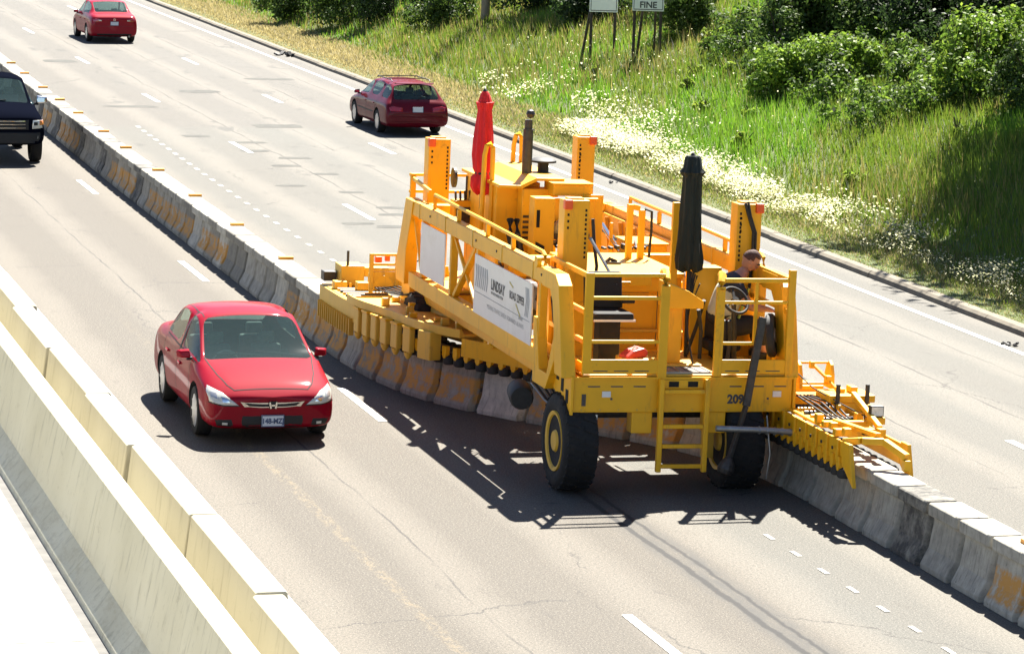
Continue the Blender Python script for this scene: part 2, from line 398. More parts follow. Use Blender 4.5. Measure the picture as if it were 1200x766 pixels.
def text_mesh(s, size, mat, name, loc, rotm, parent, bold=0., sx=1.0, align='LEFT'):
    cu = bpy.data.curves.new(name, 'FONT'); cu.body = s; cu.size = size; cu.offset = bold; cu.align_x = align; cu.resolution_u = 3
    t = bpy.data.objects.new(name, cu); COL.objects.link(t)
    dg = bpy.context.evaluated_depsgraph_get(); me = bpy.data.meshes.new_from_object(t.evaluated_get(dg))
    bpy.data.objects.remove(t); me.name = name; me.materials.clear(); me.materials.append(M[mat])
    mt = Matrix.Translation(loc) @ rotm.to_4x4() @ Matrix.Diagonal((sx, 1, 1, 1)); me.transform(mt)
    return link(name, me, parent)

# ================================================================== SETTING
def hill_z(x, y=0.):
    x = np.asarray(x, float); s = np.clip(x-27.0, 0, None)
    z = .13 + .30*s*(1-np.exp(-s/1.2)) - .0016*np.clip(s-14, 0, None)**2*.6
    return z
def vnoise(x, y, seed=0):
    x = np.asarray(x, float); y = np.asarray(y, float)
    xi = np.floor(x).astype(np.int64); yi = np.floor(y).astype(np.int64); fx = x-xi; fy = y-yi
    fx = fx*fx*(3-2*fx); fy = fy*fy*(3-2*fy)
    def h(a, b):
        n = (a*374761393 + b*668265263 + seed*1442695041) & 0x7fffffff
        n = ((n ^ (n >> 13))*1274126177) & 0x7fffffff
        return ((n ^ (n >> 16)) & 0xffff)/65535.
    return (h(xi, yi)*(1-fx)+h(xi+1, yi)*fx)*(1-fy)+(h(xi, yi+1)*(1-fx)+h(xi+1, yi+1)*fx)*fy
def fbm(x, y, seed=0): return .55*vnoise(x, y, seed)+.3*vnoise(2.1*x, 2.1*y, seed+5)+.15*vnoise(4.3*x, 4.3*y, seed+9)

def sheet(name, x0, x1, y0, y1, z, mat):
    return struct(name, MB().add([(x0,y0,z),(x1,y0,z),(x1,y1,z),(x0,y1,z)], [(0,1,2,3)]), mat)
sheet('ground', -900, 900, -300, 1500, -.12, 'earth')
sheet('road', 5.3, 25.2, -30, 420, 0., 'road')
sheet('gutter_strip', 5.20, 5.47, -10, 300, .012, 'gutter')
# pale concrete walkway left of the walls: separate slabs with open joints
pave = thing('pavement', 'bright pale concrete pavement slabs left of the cream wall', 'pavement')
del pave['label'], pave['category']; pave['kind'] = 'structure'
me_slab = MB().box(-3.0, 5.29, .02, 4.98, -.10, .03).mesh('pavement_slab'); me_slab.materials.append(M['white_slab'])
for k in range(14):
    o = link('pavement_slab', me_slab, pave); o.location = (0, 21.1+5*k, 0)
sheet('pavement_line', 3.75, 4.44, 20, 90, .034, 'paint_yellow')

# --- lane markings, each dash a painted sheet of its own
def dash(name, x, y0, y1, w=.13, mat='paint_white', x1=None):
    x1 = x if x1 is None else x1
    return struct(name, MB().add([(x-w/2,y0,.008),(x+w/2,y0,.008),(x1+w/2,y1,.008),(x1-w/2,y1,.008)], [(0,1,2,3)]), mat)
for y in (33.60, 49.0, 64.05, 78.6, 93.4, 108.3, 123.): dash('lane_dash', 11.53, y, y+2.95, .13)
for y in (73.6, 88.0, 103., 118., 133., 148.): dash('lane_dash', 16.98, y, y+2.95, .14)
dash('lane_dash', 20.56, 43.55, 46.5, .14)
for y in (57.7, 72.9, 87.8, 103., 118., 133., 148.): dash('lane_dash', 20.8, y, y+2.95, .14)
dash('edge_line', 24.2, 25, 330, .13)
dash('edge_line', 7.70, 20, 250, .34)
me_dot = MB().add([(-.03,0,.008),(.03,0,.008),(.03,.36,.008),(-.03,.36,.008)], [(0,1,2,3)]).mesh('lane_dot'); me_dot.materials.append(M['paint_worn'])
y = 33.25
while y < 95:
    if not 40.3 < y < 58:
        o = link('lane_dot', me_dot, None, kind='structure'); o.location = (14.62+.0004*max(0, y-60)**2, y, 0)
        s = 1.0 + max(0, y-58)*.012; o.scale = (s*1.1 if y < 50 else s*1.35, s*.85, 1)
    y += 1.0 if y < 58 else 1.22

# --- darker repair patches in the right-hand carriageway
for x, y, w, l in ((19.2, 95.5, 1.5, 1.1), (18.9, 107.0, 1.3, 1.2), (15.9, 101.5, 1.6, .7), (16.3, 92.5, .8, .6), (17.5, 90.8, .9, .5), (17.2, 88.6, .8, .6), (17.9, 86.8, .9, .5), (17.3, 84.9, .8, .5), (17.9, 83.0, .7, .45), (16.5, 80.4, .7, .4), (17.7, 79.0, .6, .4), (17.7, 74.6, .8, .45), (17.9, 75.9, .7, .4), (17.2, 72.4, .9, .5), (16.5, 73.0, .7, .4), (16.1, 119., 1.2, 1.2), (22.2, 112., 1.6, .8)):
    mb_ = MB(); n_ = 14; pts = [(x+w*.5*math.copysign(abs(math.cos(t))**.5, math.cos(t))*rng.uniform(.85, 1.1), y+l*.5*math.copysign(abs(math.sin(t))**.5, math.sin(t))*rng.uniform(.8, 1.15), .004) for t in [2*math.pi*k/n_ for k in range(n_)]]
    struct('asphalt_patch', mb_.add(pts, [tuple(range(n_))]), 'asphalt_patch')
# --- kerb
curb = MB()
prof = [(25.02, -.05), (25.05, .085), (25.11, .135), (25.27, .15), (25.33, .13), (25.34, -.05)]
me_c = MB().prism(prof, 1, 0.008, 2.99).mesh('kerb_stone'); me_c.materials.append(M['concrete_curb'])
kerb = bpy.data.objects.new('kerb', None); COL.objects.link(kerb); kerb['kind'] = 'structure'
for k in range(60):
    o = link('kerb_stone', me_c, kerb, bevel=.008); o.location = (rng.uniform(-.012, .012), 28+3*k, rng.uniform(-.006, .004))

# --- hill
nx, ny = 70, 160
xs = np.concatenate([np.linspace(25.33, 30, 22), np.linspace(30.4, 60, 33), np.linspace(63, 160, 15)]); nx = len(xs)
ys = np.concatenate([np.linspace(20, 150, 131), np.linspace(155, 420, 29)]); ny = len(ys)
XX, YY = np.meshgrid(xs, ys); ZZ = hill_z(XX)+.35*(fbm(XX/5, YY/7, 3)-.5)*np.clip((XX-26.2)/3, 0, 1)
def ground_z(x, y): return hill_z(x)+.35*(fbm(np.asarray(x)/5, np.asarray(y)/7, 3)-.5)*np.clip((np.asarray(x)-26.2)/3, 0, 1)
vs = np.stack([XX, YY, ZZ], -1).reshape(-1, 3)
fs = [(j*nx+i, j*nx+i+1, (j+1)*nx+i+1, (j+1)*nx+i) for j in range(ny-1) for i in range(nx-1)]
me = bpy.data.meshes.new('hillside'); me.from_pydata(vs.tolist(), [], fs); me.materials.append(M['earth'])
link('hillside', me, None, smooth=True, kind='structure')

# --- fast triangle/quad soup with a per-face tint
def soup(name, V, n_per, tint, mat, parent=None, kind=None):
    """V (n, n_per, 3) polygons, tint (n,3)"""
    n = len(V); me = bpy.data.meshes.new(name)
    me.vertices.add(n*n_per); me.vertices.foreach_set('co', V.reshape(-1).astype(np.float32))
    me.loops.add(n*n_per); me.loops.foreach_set('vertex_index', np.arange(n*n_per, dtype=np.int32))
    me.polygons.add(n); me.polygons.foreach_set('loop_start', np.arange(0, n*n_per, n_per, dtype=np.int32))
    try: me.polygons.foreach_set('loop_total', np.full(n, n_per, dtype=np.int32))
    except Exception: pass
    a = me.attributes.new('tint', 'FLOAT_COLOR', 'POINT')
    col = np.ones((n, n_per, 4), np.float32); col[:, :, :3] = tint[:, None, :]; a.data.foreach_set('color', col.reshape(-1))
    me.materials.append(M[mat]); me.update(calc_edges=True); me.validate()
    return link(name, me, parent, kind=kind)

def blades(name, X, Y, H, W, tint, lean=.35):
    n = len(X); Z = ground_z(X, Y)-.02; th = rng.uniform(0, 2*np.pi, n); ph = rng.uniform(0, 2*np.pi, n); L = H*lean*rng.uniform(.2, 1.4, n)
    dx, dy = np.cos(th)*W/2, np.sin(th)*W/2; V = np.zeros((n, 3, 3))
    V[:, 0] = np.stack([X-dx, Y-dy, Z], -1); V[:, 1] = np.stack([X+dx, Y+dy, Z], -1)
    V[:, 2] = np.stack([X+np.cos(ph)*L-.1*H, Y+np.sin(ph)*L-.08*H, Z+H], -1)
    return soup(name, V, 3, tint, 'grass', kind='stuff')
def pal(n, cols, wts, jit=.25):
    c = np.array(cols)[rng.choice(len(cols), n, p=np.array(wts)/sum(wts))]
    return c*rng.uniform(1-jit, 1+jit, (n, 1))

GREEN, LIME, OLIVE, TAN, DARK = (.120, .210, .020), (.200, .290, .030), (.185, .225, .036), (.38, .32, .10), (.05, .085, .015)
# tall meadow grass
n = 560000
Y = 44*np.exp(rng.uniform(0, math.log(175/44.), n)); X = 27.0+rng.random(n)**.85*np.clip((Y*.37-3), 8, 30)
keep = (X < Y*.47+7); X, Y = X[keep], Y[keep]; n = len(X)
f1 = fbm(X/4.0, Y/6.0, 21); f2 = fbm(X/1.6, Y/2.2, 33)
H = (.20+.42*f1)*rng.uniform(.6, 1.25, n)*np.clip((X-26.6)/2.0, .35, 1.)
t = pal(n, [GREEN, LIME, OLIVE, TAN], [.38, .36, .21, .05])
tanw = np.clip((fbm(X/3.2, Y/5.0, 50)-.50)*5, 0, 1)*.85; far = np.clip((Y-98)/22, 0, 1)*np.clip((36-X)/4, 0, 1)*.45
w = (rng.random(n) < np.maximum(tanw*.55, far)*.6)[:, None]
t = np.where(w, np.array(TAN)*rng.uniform(.55, 1.05, (n, 1)), t)
dk = (f2 < .40)[:, None]; t = np.where(dk, t*.82, t)
lush = (fbm(X/5, Y/5, 77) > .56)[:, None]; t = np.where(lush & ~w, t*np.array([.95, 1.25, .9]), t)
blades('meadow_grass', X, Y, H, rng.uniform(.018, .042, n)*np.clip(Y/75, .8, 1.7), t)
# seed heads: taller thin pale stems
n = 9000; Y = 48*np.exp(rng.uniform(0, math.log(150/48.), n)); X = 28.4+rng.random(n)*np.clip((Y*.37-3), 8, 20)
k = fbm(X/3.2, Y/5.0, 50) > .47; X, Y = X[k], Y[k]; n = len(X)
blades('seeding_grass', X, Y, rng.uniform(.5, .8, n), rng.uniform(.016, .028, n), pal(n, [(.36, .31, .11), (.28, .28, .08)], [1, 1], .2), .25)
# short verge strip by the kerb
n = 120000; Y = 48*np.exp(rng.uniform(0, math.log(175/48.), n)); X = 25.22+rng.random(n)*2.55
tn = np.clip((Y-92)/16, 0, 1); w = (rng.random(n) < .25+.75*tn)[:, None]
t = np.where(w, pal(n, [(.46, .38, .16), (.36, .30, .13)], [1, 1]), pal(n, [OLIVE, LIME, (.17, .17, .06)], [1, .5, 1]))
blades('verge_grass', X, Y, rng.uniform(.06, .20, n)*np.clip((X-25.0)/1.5, .35, 1), rng.uniform(.02, .04, n)*np.clip(Y/70, .8, 1.8), t, .6)
# white flower heads: flat umbels on stems, massed along the foot of the slope
def flowers(name, n, x0, x1, y0, y1, thr, seed, size=(.022, .055), h=(.28, .6)):
    Y = rng.uniform(y0, y1, n); mid = x0+(x1-x0)*.5; X = np.clip(rng.normal(mid, (x1-x0)/3.6, n), x0, x1+1)
    k = fbm(X/1.5, Y/2.4, seed) > thr; X, Y = X[k], Y[k]; n = len(X)
    Z = ground_z(X, Y)+rng.uniform(h[0], h[1], n); r = rng.uniform(size[0], size[1], n)*np.clip(Y/70, .9, 1.5); V = np.zeros((n, 6, 3)); tx = rng.normal(-.25, .4, n); ty = rng.normal(-.35, .4, n)
    for q in range(6):
        a = q*math.pi/3; rr = r*(1 if q % 2 else .72); V[:, q] = np.stack([X+np.cos(a)*rr, Y+np.sin(a)*rr, Z+rr*(tx*np.cos(a)+ty*np.sin(a))], -1)
    soup(name, V, 6, pal(n, [(.72, .70, .48), (.62, .61, .36), (.46, .48, .22)], [2, 1.2, 1], .15), 'grass', kind='stuff')
flowers('white_wildflowers', 16000, 26.35, 27.75, 66, 92, .42, 91, (.010, .034), (.14, .5))
flowers('white_wildflowers', 2600, 25.9, 27.2, 64, 82, .45, 99, (.010, .025), (.10, .3))
flowers('white_wildflowers', 4200, 26.0, 27.8, 52, 63, .45, 92, (.010, .032), (.14, .45))
flowers('white_wildflowers', 2600, 26.8, 29.2, 86, 108, .52, 95, (.012, .028))
flowers('white_wildflowers', 500, 28, 34, 80, 125, .45, 97, (.012, .022), (.4, .6))

# --- shrubs and trees
def leaf_cloud(lobes, n, size, cols, wts, inner=.55, seed=0, flat=.35):
    lobes = np.array(lobes); w = lobes[:, 3]**2.2; k = rng.choice(len(lobes), n, p=w/w.sum())
    d = rng.normal(size=(n, 3)); d /= np.linalg.norm(d, axis=1)[:, None]
    rad = lobes[k, 3]*(inner+(1-inner)*rng.random(n)**.6)*rng.uniform(.85, 1.12, n)
    C = lobes[k, :3]+d*rad[:, None]*np.array([1, 1, .85])+rng.normal(size=(n, 3))*np.array([.10, .10, .13])*lobes[k, 3][:, None]*1.6
    g = fbm(C[:, 0]/.55+C[:, 2]*1.3, C[:, 1]/.55-C[:, 2]*1.1, 60+seed) > .36; C = C[g]; d = d[g]; n = len(C)
    nrm = d*.8+rng.normal(size=(n, 3))*.6+np.array([0, 0, flat]); nrm /= np.linalg.norm(nrm, axis=1)[:, None]
    a = np.cross(nrm, rng.normal(size=(n, 3))); a /= np.linalg.norm(a, axis=1)[:, None]; b = np.cross(nrm, a)
    s = rng.uniform(size[0], size[1], n)[:, None]
    V = np.stack([C+a*s, C+b*s*.5+nrm*s*.12, C-a*s, C-b*s*.5+nrm*s*.12], 1)
    cl = fbm(C[:, 0]/.9, C[:, 1]/.9+C[:, 2], 80+seed)
    t = pal(n, cols, wts, .22)*(.75+.5*cl)[:, None]
    return V, t
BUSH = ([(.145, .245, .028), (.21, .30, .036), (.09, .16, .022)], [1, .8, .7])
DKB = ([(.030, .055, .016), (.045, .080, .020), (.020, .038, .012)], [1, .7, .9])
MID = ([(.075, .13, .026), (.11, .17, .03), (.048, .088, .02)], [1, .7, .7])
def stems(mb, x, y, z, h, k, spread, r=.03):
    for q in range(k):
        a = random.uniform(0, 6.28); e = random.uniform(.3, 1)*spread
        mb.tube([(x, y, z-.1), (x+.4*e*math.cos(a), y+.4*e*math.sin(a), z+h*.45), (x+e*math.cos(a), y+e*math.sin(a), z+h*.85)], [r, r*.7, r*.3], 5)
def shrub(x, y, w, h, n, cols, label, size=(.045, .10), group='shrubs growing on the grassy slope', name='shrub', lobes=22):
    n = int(n*1.7)
    z = float(ground_z(x, y)); t = thing(name, label, 'shrub', (x, y, z), (0, 0, 0), group)
    L = []
    for q in range(lobes):
        a = random.uniform(0, 6.28); rr = random.random()**.6*w*.5; hz = random.uniform(.15, .85)*h*(1-.35*(rr/(w*.5)))
        L.append((rr*math.cos(a), rr*math.sin(a), hz, random.uniform(.09, .24)*min(w, h*1.2)))
    V, tint = leaf_cloud(L, n, size, *cols, seed=random.randint(0, 50))
    soup('foliage', V, 4, tint, 'leaf', t)
    mb = MB(); stems(mb, 0, 0, 0, h, 5, w*.4); mb.build('stem', 'bark', t)
    return t
def tree(x, y, h, cw, cb, n, cols, label, lean=(0, 0), size=(.12, .24), group='trees along the top of the slope', lobes=26):
    z = float(ground_z(x, y)); t = thing('tree', label, 'tree', (x, y, z), (0, 0, 0), group)
    mb = MB(); r0 = .022*h+.06
    top = (lean[0], lean[1], h*.8); mb.tube([(0, 0, -.3), (lean[0]*.2, lean[1]*.2, h*.25), (lean[0]*.6, lean[1]*.6, h*.55), top], [r0, r0*.8, r0*.5, r0*.15], 9)
    mb.build('trunk', 'bark', t, smooth=True)
    L = []; lm = MB()
    for q in range(lobes):
        a = random.uniform(0, 6.28); f = random.random(); rr = (random.random()**.5)*cw*.5*math.sin(math.pi*min(1, .22+.75*f)); zz = cb+(h-cb)*f*.92
        c = (lean[0]*zz/h+rr*math.cos(a), lean[1]*zz/h+rr*math.sin(a), zz); L.append((*c, random.uniform(.13, .24)*cw))
        if q % 2 == 0: lm.tube([(lean[0]*zz/h*.6, lean[1]*zz/h*.6, zz*.72), (c[0]*.6, c[1]*.6, zz*.86), c], [r0*.35, r0*.22, r0*.08], 5)
    lm.build('limb', 'bark', t)
    V, tint = leaf_cloud(L, n, size, *cols, inner=.35, seed=random.randint(0, 50)); soup('crown', V, 4, tint, 'leaf', t)
    return t
S = [  # x, y, w, h, leaves, colours, label
 (32.0, 88.6, 1.9, 1.7, 2600, BUSH, 'bright green bush standing foremost at the middle of the slope edge'),
 (33.3, 88.2, 2.1, 1.5, 2600, BUSH, 'low bright leafy bush just right of the foremost slope bush'),
 (34.2, 87.2, 1.8, 1.1, 1800, BUSH, 'small light green sapling clump at the edge of the dark shade'),
 (34.2, 80.6, 2.6, 2.3, 4200, BUSH, 'broad sunlit bush with pale leaf tips at right of the shade'),
 (35.6, 81.6, 2.8, 2.6, 4200, BUSH, 'large light green bush behind the broad sunlit one at right'),
 (34.4, 77.2, 2.2, 1.9, 3000, MID, 'mid green bush by the right edge above the shadowed grass'),
 (33.6, 93.6, 2.6, 2.6, 4200, MID, 'tall mid green bush with greyish leaves left of the dark thicket'),
 (35.3, 93.0, 3.4, 3.2, 6500, MID, 'big grey green bush in front of the dark thicket'),
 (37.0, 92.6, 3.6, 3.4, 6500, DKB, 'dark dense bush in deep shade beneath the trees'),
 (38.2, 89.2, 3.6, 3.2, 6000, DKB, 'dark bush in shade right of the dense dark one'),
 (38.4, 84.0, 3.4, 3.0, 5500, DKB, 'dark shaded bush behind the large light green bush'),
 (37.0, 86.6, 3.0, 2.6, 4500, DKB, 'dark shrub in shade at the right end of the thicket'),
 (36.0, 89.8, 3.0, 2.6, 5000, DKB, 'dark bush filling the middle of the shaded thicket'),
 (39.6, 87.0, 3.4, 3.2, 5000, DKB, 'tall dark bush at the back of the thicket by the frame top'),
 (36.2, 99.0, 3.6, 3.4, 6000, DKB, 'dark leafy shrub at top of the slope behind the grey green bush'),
 (34.2, 103.8, 2.6, 2.2, 4000, MID, 'green shrub uphill to the right of the white traffic signs'),
 (35.6, 109.0, 3.2, 2.6, 4500, MID, 'loose green shrub at the frame top behind the white traffic signs'),
 (33.3, 112.0, 2.4, 2.0, 3200, DKB, 'dark shrub just behind the left traffic sign'),
 (33.0, 118.5, 3.0, 2.6, 4200, DKB, 'dark shrub uphill of the grey pole'),
 (30.6, 122.0, 2.6, 2.0, 3600, MID, 'rounded shrub downhill left of the grey pole'),
 (30.2, 128.0, 3.0, 2.6, 4600, DKB, 'dark green shrub at the foot of the slope beyond the maroon wagon'),
 (29.0, 131.5, 3.0, 2.4, 4200, MID, 'green shrub at the frame top near the far verge'),
 (31.8, 135.0, 4.0, 3.6, 5500, DKB, 'tall dark shrub far up the slope by the frame top'),
 (27.9, 138.0, 2.6, 2.2, 3200, MID, 'small green shrub closest to the far kerb'),
]
for a in S: shrub(*a)
WEED = ([(.20, .30, .035), (.26, .34, .04)], [1, 1])
for k in range(14):          # weeds scattered in the meadow
    y = random.uniform(60, 112); x = random.uniform(28.6, 30+.06*(y-50)*1.6)
    w_ = random.uniform(.35, .8)
    shrub(x, y, w_*1.2, random.uniform(.40, .6), 320, WEED, 'small leafy weed standing among the meadow grass', (.04, .09), 'leafy weeds in the meadow', 'weed', 6)
# undergrowth that ties the bushes together at the edge of the shade: too tangled to count
L = []
for k in range(150):
    y = random.uniform(79, 100); x = 31.6+(y-88)*.12+abs(random.gauss(0, 3.2)); L.append((x, y, float(ground_z(x, y))+random.uniform(.1, .7), random.uniform(.18, .62)))
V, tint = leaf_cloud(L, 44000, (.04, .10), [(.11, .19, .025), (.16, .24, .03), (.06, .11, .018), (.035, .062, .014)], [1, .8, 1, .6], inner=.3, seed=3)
soup('undergrowth', V, 4, tint, 'leaf', kind='stuff')
T = [
 (36.6, 78.4, 14.5, 7.5, 7.0, 8000, MID, 'tall tree outside the right frame edge, behind the one shading the slope', (-.2, -.2)),
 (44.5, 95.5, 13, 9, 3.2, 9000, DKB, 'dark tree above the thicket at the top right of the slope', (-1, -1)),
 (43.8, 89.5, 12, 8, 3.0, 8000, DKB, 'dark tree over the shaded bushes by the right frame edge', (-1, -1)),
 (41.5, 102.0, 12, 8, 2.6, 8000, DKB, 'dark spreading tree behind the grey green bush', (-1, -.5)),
 (33.7, 74.4, 14.5, 7.5, 7.0, 9000, MID, 'tall tree just outside the right frame edge, shading the slope', (-.2, -.2)),
 (36.0, 71.3, 15.0, 9.0, 6.5, 10000, MID, 'broad tree outside the right frame edge', (-.2, -.3)),
 (33.7, 68.4, 13.5, 7.5, 6.5, 9000, MID, 'tree outside the right frame edge nearest the kerb', (-.3, -.2)),
 (37.5, 121.0, 11, 8, 2.4, 6500, DKB, 'dark tree uphill beyond the grey pole', (0, 0)),
 (34.8, 140.0, 11, 7, 2.2, 6000, DKB, 'dark tree far along the slope top', (0, 0)),
]
for a in T: tree(*a[:8], lean=a[8])

# --- traffic signs on the slope
def sign(x, y, w, h, zb, txt, label, braces):
    z = float(ground_z(x, y)); t = thing('traffic_sign', label, 'sign', (x, y, z), (0, 0, R(-13)), 'white traffic signs on the slope')
    b = MB().box(-w/2, w/2, -.02, .02, zb, zb+h).build('sign_board', 'sign_white', t, bevel=.006)
    e = .035; mb = MB()
    for x0, x1, z0, z1 in ((-w/2+e, w/2-e, zb+e, zb+e+.025), (-w/2+e, w/2-e, zb+h-e-.025, zb+h-e), (-w/2+e, -w/2+e+.02, zb+e+.026, zb+h-e-.026), (w/2-e-.02, w/2-e, zb+e+.026, zb+h-e-.026)):
        mb.box(x0, x1, -.024, -.021, z0, z1)
    mb.build('border', 'ink', b)
    if txt: text_mesh(txt, .27, 'ink', 'lettering', Vector((0, -.023, zb+.10)), Matrix.Rotation(R(90), 3, 'X'), b, .008, 1.0, 'CENTER')
    for px in (-w*.42, w*.42):
        MB().box(px-.045, px+.045, .022, .11, -.3, zb+h*.9).build('post', 'wood_dark', t, bevel=.01)
    for px, sx in braces: MB().bar((px+sx, .9, -.35), (px, .13, zb+.1), .07).build('brace', 'wood_dark', t)
    return t
sign(32.05, 101.6, .98, 1.5, 1.50, 'FINE', 'white traffic sign reading FINE on dark wooden posts', ((-.15, -.12), (.25, .05)))
sign(31.42, 104.3, .9, 1.2, 1.50, '', 'blank lower edge of a white sign on dark posts left of the FINE sign', ((-.4, -.25),))
pole = MB((31.6, 119.7, 0)).tube([(31.6, 119.7, 1.0), (31.6, 119.7, 5.), (31.6, 119.7, 10.)], [.17, .15, .12], 12).build('utility_pole', 'post_grey', smooth=True)
pole.location = (31.6, 119.7, 0); tag(pole, 'grey wooden pole standing in the grass left of the white signs', 'pole')

# --- kerbside debris
def debris(x, y, s, label, name='tyre_scrap'):
    mb = MB(); random.seed(int(x*10+y))
    for k in range(9):
        px, py = random.gauss(0, .35*s), random.gauss(0, .45*s); mb.bar((px, py, .01), (px+random.uniform(-.3, .3)*s, py+random.uniform(-.4, .4)*s, random.uniform(.02, .3*s)), .3*s, .12*s)
    o = mb.build(name, 'black'); o.location = (x, y, 0.01); tag(o, label, 'debris', 'rubber scraps by the kerb')
debris(25.1, 122.5, .5, 'large dark clump of debris against the far kerb'); debris(24.75, 81.0, .16, 'small black scrap lying on the shoulder behind the machine'); debris(24.35, 55.2, .2, 'small black scrap on the shoulder at the right edge')

# ------------------------------------------------------------------ cream walls, left
def wall_profile(xl, ht, foot, top):
    return [(xl, .0), (xl+.02, .09), (xl+foot*.55, .33), (xl+foot, ht-.02), (xl+foot+.02, ht), (xl+foot+top, ht), (xl+foot+top+.02, ht-.02), (xl+2*foot+top-.05, .3), (xl+2*foot+top, 0)]
nw = thing('concrete_wall', 'long cream concrete wall nearest the camera beside the pale pavement', 'wall')
for a_, b_ in zip((18, 26.5, 39.0, 52.5, 66, 79.5, 93, 110, 130), (26.5, 39.0, 52.5, 66, 79.5, 93, 110, 130, 170)): MB().prism(wall_profile(5.42, 1.22, .42, .24), 1, a_+.006, b_-.006).build('wall_length', 'wall', nw, bevel=.012)
fw = thing('concrete_wall', 'cream concrete wall of jointed blocks along the edge of the tan road', 'wall')
edges = [18.0, 22.0, 26.0, 30.05, 34.1, 38.1, 42.45, 46.3, 50.3, 54.5]+[58.6+4.1*k for k in range(26)]
for a, b in zip(edges[:-1], edges[1:]):
    dx, dz = random.uniform(-.035, .035), random.uniform(-.012, .012); MB().prism([(x+dx, z+(dz if z > .5 else 0)) for x, z in wall_profile(6.52, .98, .17, .32)], 1, a+.03, b-.03).build('wall_block', 'wall_grey', fw, bevel=.018)
MB().prism([(x, z) for x, z in wall_profile(6.60, .93, .17, .22)], 1, 18.02, 160).build('wall_core', 'gutter', fw)

# ------------------------------------------------------------------ movable barrier
PATH = [(16.19, 28), (16.19, 34), (16.19, 40), (16.19, 42.4), (16.17, 43.4), (16.10, 44.3), (15.88, 45.4), (15.42, 46.55), (14.85, 47.5), (14.2, 48.42), (13.6, 49.32), (13.1, 50.25), (12.74, 51.3), (12.5, 52.7), (12.40, 54), (12.36, 55.5), (12.36, 58), (12.37, 62), (12.42, 71), (12.49, 81), (12.60, 90), (12.72, 99), (12.95, 110), (13.25, 120), (13.6, 130)]
def catmull(P, sub=24):
    P = [Vector((a, b)) for a, b in P]; out = []
    for i in range(len(P)-1):
        p0, p1, p2, p3 = P[max(i-1, 0)], P[i], P[i+1], P[min(i+2, len(P)-1)]
        # parameterised by chord length to stay smooth with uneven spacing
        for k in range(sub):
            t = k/sub; d1 = (p2-p0)/max((p2-p0).length, 1e-6)*(p2-p1).length; d2 = (p3-p1)/max((p3-p1).length, 1e-6)*(p2-p1).length
            out.append((2*t**3-3*t**2+1)*p1+(t**3-2*t**2+t)*d1+(-2*t**3+3*t**2)*p2+(t**3-t**2)*d2)
    out.append(P[-1]); return out
BP = catmull(PATH); BL = [0.]
for a, b in zip(BP[:-1], BP[1:]): BL.append(BL[-1]+(b-a).length)
def at_len(s):
    i = int(np.searchsorted(BL, s))-1; i = max(0, min(i, len(BP)-2)); t = (s-BL[i])/max(BL[i+1]-BL[i], 1e-9)
    p = BP[i].lerp(BP[i+1], t); d = (BP[i+1]-BP[i]).normalized(); return p, d
def len_at_y(y):
    i = next(k for k in range(len(BP)-1) if BP[k+1].y >= y); t = (y-BP[i].y)/(BP[i+1].y-BP[i].y); return BL[i]+t*(BL[i+1]-BL[i])
bar = thing('road_barrier', 'long chain of linked concrete barrier blocks that the yellow machine is shifting', 'barrier', (16.19, 34, 0))
prof = [(-.305, .0), (-.305, .07), (-.20, .27), (-.145, .60), (-.145, .635), (-.225, .675), (-.225, .81), (-.20, .825)]
full = prof+[(-x, z) for x, z in reversed(prof)]
def seg_mesh():
    mb = MB(); n = len(full); vs = []; fs = []; L = .466
    # ends are notched: the web is set back a little from the foot and head
    rows = [(-L, 1), (-L+.05, 0), (L-.05, 0), (L, 1)]
    for yy, e in rows:
        for x, z in full:
            k = (.60 if z < .66 else .90) if e else 1.0; vs.append((x*k, yy, z if z < .8 else z-(.012 if e else 0)))
    for r in range(3):
        for i in range(n): j = (i+1) % n; fs.append((r*n+i, r*n+j, (r+1)*n+j, (r+1)*n+i))
    fs.append(tuple(range(n))); fs.append(tuple(range(4*n-1, 3*n-1, -1))); mb.add(vs, fs); return mb.mesh('barrier_block')
me_seg = seg_mesh(); me_seg.materials.append(M['barrier'])
me_hinge = MB().tube([(0, .5, .12), (0, .5, .70)], .035, 8).box(-.10, .10, .44, .56, .30, .36).mesh('hinge'); me_hinge.materials.append(M['dark_metal'])
me_ref = MB().box(-.02, .235, -.09, .09, .822, .875).mesh('reflector'); me_ref.materials.append(M['reflector'])
random.seed(23); s = len_at_y(31.0); idx = 0; prev_or = 0
refY = [107.6, 103.3, 98.1, 94.5, 90.6, 85.4, 81, 75.9, 71.4, 66.5, 61.6, 36.3]
segs = []
while s < len_at_y(122):
    p, d = at_len(s); o = link('barrier_block', me_seg, bar, bevel=.012)
    o.location = (p.x-16.19, p.y-34, 0); o.rotation_euler = (0, random.uniform(-.006, .006), math.atan2(-d.x, d.y))
    r = random.random(); near = p.y < 46
    orange = (1.0 if random.random() < (.62 if prev_or else .38) else 0.) if not near else (1.0 if random.random() < .28 else 0.)
    prev_or = orange
    grey = random.choice((.1, .3, .45, .6, .9)) if not near else random.uniform(.35, .8); dark = .9 if r < .07 else random.uniform(0, .22)
    if near: orange = 0.
    if 38.2 < p.y < 39.2: dark, grey = .9, .3
    if 35.9 < p.y < 36.9: orange, grey = 1., .7
    if 34.6 < p.y < 35.7: orange, grey = .6, .75
    if 48.8 < p.y < 49.6: orange, grey, dark = 0., .95, 0.
    if 49.6 < p.y < 53: orange = 1.; grey = .35
    o.color = (orange, grey, dark, 1)

    if p.y < 60: link('hinge', me_hinge, o)
    for ry in refY:
        if abs(p.y-ry) < .5: q = link('reflector', me_ref, o); q.rotation_euler = (0, 0, random.uniform(-.05, .05)); break
    s += 1.0; idx += 1

